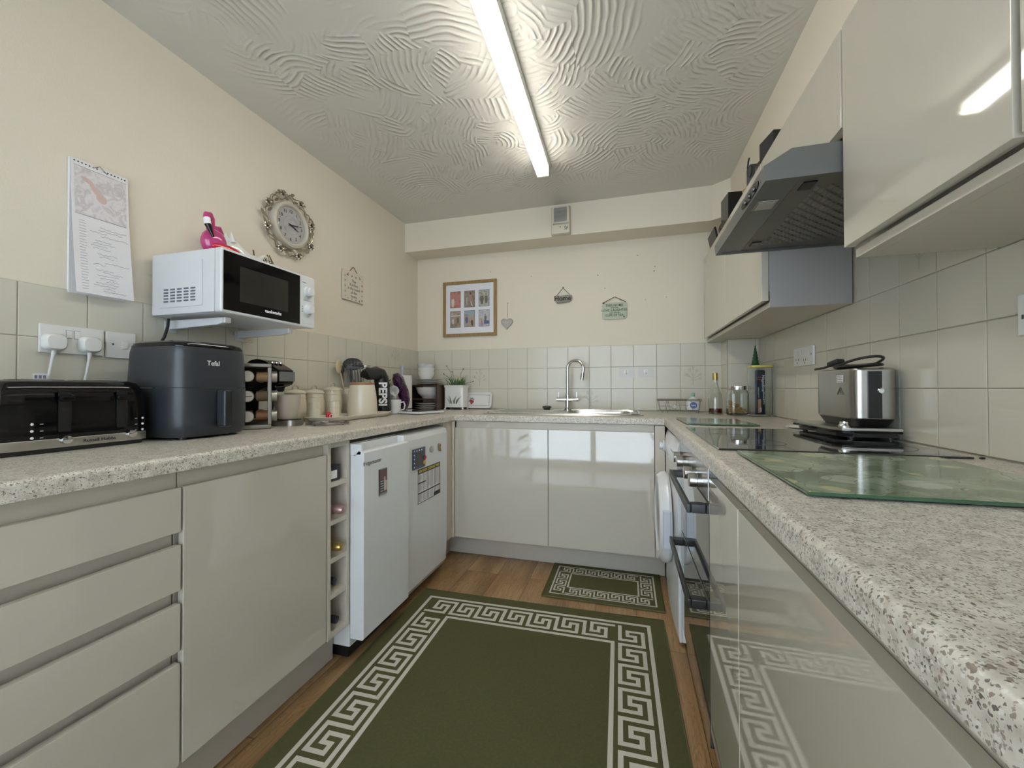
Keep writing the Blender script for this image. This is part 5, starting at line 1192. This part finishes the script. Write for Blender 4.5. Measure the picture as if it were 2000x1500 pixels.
for sx in (-1, 1): build('leg', MB().tube([(x+sx*.018, y+.02, ZM+.04), (x+sx*.030, y+.035, ZM+.016), (x+sx*.032, y+.05, ZM+.008)], .007, 8), CHINA, t)
t = thing('wire_ornament', 'small dark wire cage ornament and stick on top of the microwave below the clock', 'ornament', (.10, -1.56, ZM))
x, y = .12, -1.575; WM_ = mat('dark_wire', (.10, .08, .06), .4, metal=.6)
mb = MB()
for k in range(6):
    a = k*pi/3; mb.tube([(x+.006*cos(a), y+.006*sin(a), ZM+.115), (x+.02*cos(a), y+.02*sin(a), ZM+.085), (x+.024*cos(a), y+.024*sin(a), ZM+.04), (x+.028*cos(a), y+.028*sin(a), ZM+.002)], .0014, 6)
for r_, z_ in ((.020, .085), (.024, .045), (.028, .003)): mb.tube([(x+r_*cos(a*pi/8), y+r_*sin(a*pi/8), ZM+z_) for a in range(16)], .0014, 6, closed=True)
build('cage', mb, WM_, t); build('stick', MB().tube([(x, y-.055, ZM+.001), (x, y-.075, ZM+.115)], .0028, 6), WM_, t)
# ================================================================ RIGHT SIDE OBJECTS
t = thing('liquor_bottle', 'clear glass bottle with amber liquid and a gold cap by the corner', 'bottle', (2.2, -.25, ZW))
bx, by = 2.198, -.26; z = ZW+.001
build('glass', MB().lathe([(0, .003), (.036, 0), (.041, .005), (.041, .085), (.036, .12), (.020, .165), (.0145, .19), (.0145, .215), (.0125, .215), (.0125, .19), (.018, .165), (.034, .118), (.0385, .085), (.0385, .008), (0, .006)], (bx, by, z), 36), CLEAR, t)
build('liquid', MB().lathe([(0, .0065), (.0375, .0088), (.0375, .034), (0, .034)], (bx, by, z), 32), mat('amber_liquid', (.22, .035, .01), .05, trans=.6, ior=1.33), t)
build('cap', MB().lathe([(.0155, .208), (.0155, .252), (.014, .254), (0, .254)], (bx, by, z), 24), mat('gold_cap', (.55, .42, .14), .35, metal=.6), t)
t = thing('pasta_jar', 'square glass jar of dried pasta shapes with a steel lid', 'jar', (2.29, -.38, ZW))
jx, jy = 2.292, -.385
mb = MB(); lv = [(.040, .913), (.052, .916), (.054, .925), (.054, 1.035), (.049, 1.05), (.044, 1.058)]
li = [(.041, 1.058), (.046, 1.048), (.051, 1.034), (.051, .925), (.04, .919)]
mb.skin([mb.ring([(a, b_, zz) for a, b_ in sq_prof(jx, jy, h_, h_, 40, 5)]) for h_, zz in lv+li], caps=True); build('glass', mb, CLEAR, t)
build('lid', MB().lathe([(.046, 1.060), (.0475, 1.062), (.0475, 1.081), (.046, 1.083), (0, 1.083)], (jx, jy, 0), 36), CHROME, t)
mb = MB(); rn = random.Random(6)
for k in range(150):
    for _ in range(20):
        p = V((rn.uniform(-.043, .043), rn.uniform(-.043, .043), rn.uniform(.926, .998)))
        if p.z < .965+.03*(-p.x/.045)+.006: break
    a, e = rn.uniform(0, pi), rn.uniform(-.6, .6); d = V((cos(a)*cos(e), sin(a)*cos(e), sin(e)))*.007
    q = V((jx, jy, 0))+p; mb.tube([q-d, q+V((0, 0, .0015)), q+d], .0026, 5)
o = build('pasta', mb, mat('dry_pasta', (.62, .36, .12), .5, var=.2, vscale=60), t); o['kind'] = 'stuff'
t = thing('spaghetti_container', 'tall clear container with a yellow lid holding a blue packet of spaghetti', 'container', (2.4, -.42, ZW))
sx_, sy_ = 2.398, -.425
mb = MB(); lv = [(.050, .912), (.053, .914), (.053, 1.185), (.0515, 1.185), (.0515, .917), (.04, .916)]
mb.skin([mb.ring([(a, b_, zz) for a, b_ in sq_prof(sx_, sy_, h_, h_, 40, 6)]) for h_, zz in lv]); build('glass', mb, mat('thin_clear', (.9, .93, .93), .03, trans=1, ior=1.15), t)
build('lid', MB().prism(sq_prof(sx_, sy_, .056, .056, 40, 6), 1.186, 1.198, 'z', .002), mat('yellow_lid', (.62, .55, .10), .35), t)
M_ = Matrix.Translation((sx_, sy_, .92)) @ Matrix.Rotation(RAD(24), 4, 'Z')
pk = MB().box(-.026, .026, -.012, .012, .001, .252, .006); pk.mi = 0; pk.xf(M_)
t2 = thing('spaghetti_packet', 'dark blue spaghetti packet standing inside the yellow lidded container', 'packet', (sx_, sy_, .92))
po = build('packet', pk, mat('navy_packet', (.012, .022, .06), .35), t2)
mb = MB().box(-.0245, -.004, -.0128, -.0122, .01, .088); mb.xf(M_); build('window_panel', mb, mat('spaghetti', (.55, .33, .16), .4), po)
mb = MB().box(-.026, -.002, -.0128, -.0122, .198, .201).box(-.026, -.002, -.0128, -.0122, .208, .211); mb.xf(M_); build('stripes', mb, mat('orange_stripe', (.6, .25, .08), .4), po)
mb = MB().box(-.012, -.002, -.0134, -.013, .016, .04); mb.xf(M_); build('label_patch', mb, PAPER, po)
r3 = M_.to_3x3()
text('Napolina', .026, M_ @ V((.010, -.0128, .178)), (0, 0, -1), r3 @ V((1, 0, 0)), TXTW, po, bold=.0004)
text('SPAGHETTI', .0145, M_ @ V((.012, -.0128, .095)), (0, 0, -1), r3 @ V((1, 0, 0)), TXTW, po, bold=.0003)
text('SPAGHETTI', .0115, M_ @ V((-.021, -.0128, .125)), (0, 0, -1), r3 @ V((1, 0, 0)), TXTW, po)
t = thing('tree_ornament', 'little dark green tree shaped ornament standing on the yellow lid', 'ornament', (2.377, -.42, 1.2))
pr_ = [(0, 0), (.017, 0)]
for k in range(6): pr_ += [(.0215-.003*k, .008+.017*k), (.0165-.0026*k, .018+.017*k)]
pr_ += [(.003, .112), (0, .118)]
build('tree', MB().lathe(pr_, (2.377, -.42, 1.1985), 24), mat('green_glaze', (.008, .075, .02), .2, coat=.5), t)
# wire caddy + soap
t = thing('sink_caddy', 'grey wire sink caddy with a star shaped front beside the corner', 'caddy', (1.995, -.17, ZW))
CW = mat('grey_wire', (.30, .29, .27), .35, metal=.8)
x0, x1, y0, y1 = 1.862, 2.128, -.225, -.125
mb = MB()
for z_, ins in ((.998, 0), (.990, 0)): mb.tube([(x0+ins, y0, z_), (x1-ins, y0, z_), (x1-ins, y1, z_), (x0+ins, y1, z_)], .0022, 6, closed=True)
mb.tube([(x0+.01, y0+.01, .925), (x1-.01, y0+.01, .925), (x1-.01, y1-.01, .925), (x0+.01, y1-.01, .925)], .002, 6, closed=True)
for y in (y0+.01, y1-.01):
    for k in range(8):
        xx = x0+.02+k*(x1-x0-.04)/7
        if y < -.2 and 2 <= k <= 5: continue
        mb.tube([(xx+(.012 if k % 2 else -.012), y-.01 if y < -.2 else y+.01, .990), (xx, y, .925)], .0016, 6)
mb.tube([(x0+.02, y0+.004, .955), (x0+.075, y0+.004, .955), (x0+.088, y0+.004, .945)], .0016, 6).tube([(x0+.118, y0+.004, .950), (x0+.128, y0+.004, .958), (x1-.08, y0+.004, .958)], .0016, 6)
build('basket', mb, CW, t)
mb = MB(); c = V((x0+.103, y0+.003, .952)); P = []
for k in range(10):
    r_ = .020 if k % 2 == 0 else .008; a = k*pi/5+pi/2; P.append((c.x+r_*cos(a), c.z+r_*sin(a)))
mb.prism(P, c.y-.001, c.y+.001, 'y'); build('star', mb, CW, t)
for xx in (x0+.03, x0+.065, x1-.02):
    build('leg', MB().tube([(xx, y0+.01, .925), (xx, y0+.012, ZW+.002)], .0018, 6), CW, t)
t = thing('soap_bottle', 'white washing up liquid bottle with a green top and round blue label', 'bottle', (2.085, -.17, ZW))
mb = MB(); lv = [(.036, .02, .929), (.040, .022, .934), (.041, .022, .975), (.035, .02, .995), (.015, .012, 1.008), (.012, .011, 1.015)]
mb.skin([mb.ring([(a, b_, zz) for a, b_ in sq_prof(2.082, -.178, hx, hy, 32, 3)]) for hx, hy, zz in lv]); build('body', mb, mat('milky_plastic', (.74, .75, .72), .3), t)
build('cap', MB().lathe([(.012, 1.0155), (.011, 1.028), (.0125, 1.029), (.011, 1.040), (0, 1.041)], (2.082, -.178, 0), 20), mat('pale_green_cap', (.25, .48, .34), .3), t)
bl = build('label', MB().lathe([(.021, 0), (.021, .0008), (0, .0009)], (2.082, -.2005, .960), 28, (0, -1, 0)), mat('blue_label', (.10, .16, .42), .4), t)
text('Fairy', .016, (2.082, -.2016, .960), *BY, TXTW, bl, bold=.0004)
# steel toaster on slab
t = thing('warming_plate', 'flat black and silver plate appliance with a chrome knob on the hob', 'hot plate', (2.365, -1.43, ZW))
pts = [(2.274, -1.262), (2.450, -1.262), (2.452, -1.570), (2.330, -1.570), (2.302, -1.568), (2.284, -1.536)]
build('base', MB().prism([(2.29, -1.275), (2.443, -1.275), (2.445, -1.562), (2.33, -1.567), (2.30, -1.53)], .9212, .933, 'z', .002), BLACK, t)
build('plate', MB().prism(pts, .9335, .941, 'z', .002), BLACKG, t)
build('rim', MB().prism([(a-.0 if a > 2.4 else a-.002, b_) for a, b_ in pts], .9415, .949, 'z', .0015), STEEL, t)
for p in ((2.305, -1.29), (2.43, -1.29), (2.43, -1.55), (2.33, -1.55)): build('foot', MB().cyl((p[0], p[1], .9158), (p[0], p[1], .921), .008, n=12), BLACK, t)
build('knob', MB().lathe([(.015, 0), (.015, .006), (.0115, .010), (.011, .018), (0, .0185)], (2.313, -1.551, .9495), 28), CHROME, t)
t = thing('steel_toaster', 'brushed steel toaster with a coiled black cable on top standing by the hob', 'toaster', (2.39, -1.43, .95))
STL = mat('toaster_steel', (.40, .39, .37), .24, metal=1, bump=.15, bscale=60)
cx_, cy = 2.394, -1.425; zb = .9495
mb = sqbody(MB(), cx_, cy, [(.048, .108, zb+.001), (.058, .124, zb+.022), (.060, .128, zb+.026)], 6, 56); build('base', mb, BLACK, t)
mb = sqbody(MB(), cx_, cy, [(.061, .130, zb+.0265), (.0615, .131, zb+.03), (.0615, .131, 1.122), (.059, .128, 1.129), (.052, .12, 1.132), (.03, .09, 1.133)], 6, 64); bd = build('body', mb, STL, t)
# end panel (faces the camera, -y): black lever stripe, dial, labels
build('lever_panel', MB().slab((cx_, cy-.1315, 1.045), *BY, -.022, .012, -.066, .076, 0, .003), BLACK, t)
k = build('dial', MB().lathe([(.009, 0), (.009, .004), (.007, .006), (0, .006)], (cx_+.008, cy-.1347, 1.062), 24, (0, -1, 0)), CHROME, t)
lx_ = cx_-.0618
build('label_sticker', MB().slab((lx_, -1.485, 1.100), *RX, -.022, .020, -.012, .012, 0, .0006), PAPER, t)
mb = MB()
for i in range(4): mb.slab((lx_-.0008, -1.485, 1.100), *RX, -.019, .016, -.009+.0055*i, -.0075+.0055*i, 0, .0003)
build('label_print', mb, INK, t)
mb = MB(); tri = [(lx_-.0008, -1.485-.018, 1.050), (lx_-.0008, -1.485+.018, 1.050), (lx_-.0008, -1.485, 1.072)]; mb.tube(tri, .0008, 4, closed=True); mb.tube([(lx_-.0008, -1.487, 1.054), (lx_-.0008, -1.484, 1.058), (lx_-.0008, -1.486, 1.063)], .0008, 4); build('warning_symbol', mb, INK, t)
t = thing('power_cable', 'coiled black cable with a moulded plug lying on top of the steel toaster', 'cable', (2.385, -1.43, 1.12))
P = []
for k in range(60):
    a = k*2*pi/26+.6; r_ = .060+.006*sin(k*.35); P.append((2.394+.046*cos(a)*(1+.1*sin(k*.2)), -1.455+.10*sin(a), 1.1385+.010*(k/60)+.020*max(0, -sin(a))*(k > 24)*min(1, (k-24)/10)))
build('coil', MB().tube(P, .0042, 8), CABLEB, t)
mb = MB().box(-.016, .016, -.024, .024, 0, .018, .006, 3); mb.xf(Matrix.Translation((2.372, -1.365, 1.148)) @ Matrix.Rotation(RAD(15), 4, 'Z') @ Matrix.Rotation(RAD(-14), 4, 'X')); build('plug_top', mb, CABLEB, t)
build('cord_tail', MB().tube([(2.372, -1.36, 1.155), (2.35, -1.33, 1.142), (2.338, -1.30, 1.139), (2.340, -1.285, 1.1385)], .004, 8), CABLEB, t)
t = thing('saucer', 'small white saucer on the worktop behind the steel toaster', 'saucer', (2.38, -1.13, ZW))
build('saucer', MB().lathe([(0, 0), (.03, 0), (.055, .008), (.055, .010), (.03, .003), (0, .003)], (2.33, -1.195, ZW+.001), 36, sx=1, sy=1), CHINA, t)
# right sockets
def sock_r(label, y0, y1, z0, z1):
    t = thing('wall_socket', label, 'socket', (W-.012, (y0+y1)/2, z0)); build('faceplate', MB().box(W-.0165, W-.0075, y0, y1, z0, z1, .0025), WPLAS, t); return t
t = sock_r('wide white cooker switch and socket panel on the right tiles', -.948, -.730, 1.173, 1.261)
for y, z, w_, h_ in ((-.775, 1.235, .008, .012), (-.815, 1.238, .008, .012), (-.845, 1.238, .008, .012), (-.905, 1.225, .010, .018)): build('switch', MB().box(W-.020, W-.017, y-w_, y+w_, z-h_, z+h_, .001), WPLAS, t)
for y, z in ((-.762, 1.205), (-.79, 1.205), (-.776, 1.19), (-.85, 1.20), (-.872, 1.20), (-.861, 1.187), (-.93, 1.222)): build('pin_hole', MB().box(W-.0172, W-.0166, y-.0022, y+.0022, z-.0045, z+.0045), INK, t)
t = sock_r('white double wall socket on the right tiles at the picture edge', -2.065, -1.922, 1.178, 1.264)
for y in (-1.975, -2.012): build('switch', MB().box(W-.020, W-.017, y-.007, y+.007, 1.228, 1.250, .001), WPLAS, t)
for y in (-1.935, -1.955, -2.035, -2.052): build('pin_hole', MB().box(W-.0172, W-.0166, y-.0022, y+.0022, 1.212, 1.221), INK, t)
# things on top of wall units (top at 1.941)
ZU = 1.9415
def cb(name, label, cat, mb, m): return solo(name, mb, m, label, cat)
def rbox(x, y, z, hx, hy, hz, a, bev=.003, ty=0): mb = MB().box(-hx, hx, -hy, hy, 0, hz, bev); return mb.xf(Matrix.Translation((x, y, z)) @ Matrix.Rotation(RAD(a), 4, 'Z') @ Matrix.Rotation(RAD(ty), 4, 'Y'))
cb('cardboard_box', 'open black box on top of the wall cabinet nearest the hood corner', 'box', rbox(2.232, -1.24, ZU, .035, .05, .105, 12), BLACK)
cb('leather_pouch', 'small dark brown pouch slumped on top of the cabinet next to the coiled lead', 'pouch', MB().ball((2.22, -1.12, ZU+.040), (.026, .04, .038), .3, seed=2), mat('dark_brown', (.05, .03, .025), .5))
cb('adapter', 'grey power adapter standing on top of the far wall cabinet', 'adapter', rbox(2.205, -1.045, ZU, .015, .028, .095, 8), mat('dark_grey', (.05, .055, .06), .5))
cb('looped_lead', 'black looped lead hanging over the front of the cabinet top', 'lead', MB().tube([(2.188+.0005*k, -1.06+.028*sin(k*.55)+.004*k*.3, ZU+.093+.034*cos(k*.55)-.0024*k) for k in range(27)], .0035, 6), CABLEB)
cb('tan_pot', 'small tan bowl on top of the far wall cabinet, half hidden', 'bowl', MB().lathe([(0, 0), (.03, 0), (.04, .05), (0, .05)], (2.235, -.92, ZU), 24), mat('tan_clay', (.40, .22, .12), .5))
cb('storage_box', 'glossy black box on top of the far end of the wall cabinets', 'box', rbox(2.225, -.60, ZU, .04, .06, .165, 5), BLACKG)
cb('leather_case', 'dark brown leather case beside the glossy black box', 'case', MB().ball((2.215, -.46, ZU+.045), (.028, .07, .043), .25, seed=5), mat('dark_brown', (.05, .03, .025), .5))
cb('photo_holder', 'flat black frame leaning at the far end of the cabinet top', 'frame', rbox(2.205, -.26, ZU, .006, .10, .10, 0, .002, -12), BLACK)
# small dark beads by the hob corner
solo('crumb', MB().ball((2.435, -1.868, ZW+.003), (.006, .004, .0025), .3, sub=2), BLACK, 'tiny dark crumb beside the near right corner of the hob', 'crumb')

# ---------------------------------------------------------------- groups of repeats
GROUPS = {'storage_canister': 'cream stoneware canisters', 'small_pot': 'small pots on the tray', 'cereal_bowl': 'bowls stacked above the plates', 'plug': 'plugs above the black toaster',
  'adhesive_hook': 'adhesive hooks on the back tiles', 'wall_bracket': 'brackets under the microwave', 'wall_cabinet': 'wall cabinets on the right', 'base_cabinet': 'cream base cabinets',
  'wine_bottle': 'bottles in the wine rack', 'glass_chopping_board': 'green glass chopping boards', 'rug': 'matching green key border rugs', 'mug': 'white mugs at the mug stand', 'flamingo_ornament': 'pink flamingo ornaments', 'plinth': 'plinths under the cabinets'}
for o in list(bpy.data.objects):
    if o.parent is None and 'label' in o:
        b_ = o.name.split('.')[0]
        if b_ in GROUPS and 'group' not in o: o['group'] = GROUPS[b_]
        if b_ == 'dinner_plate': o['group'] = 'plates on top of the dark rack' if o.location.z > 1.05 else 'plates under the dark shelf'
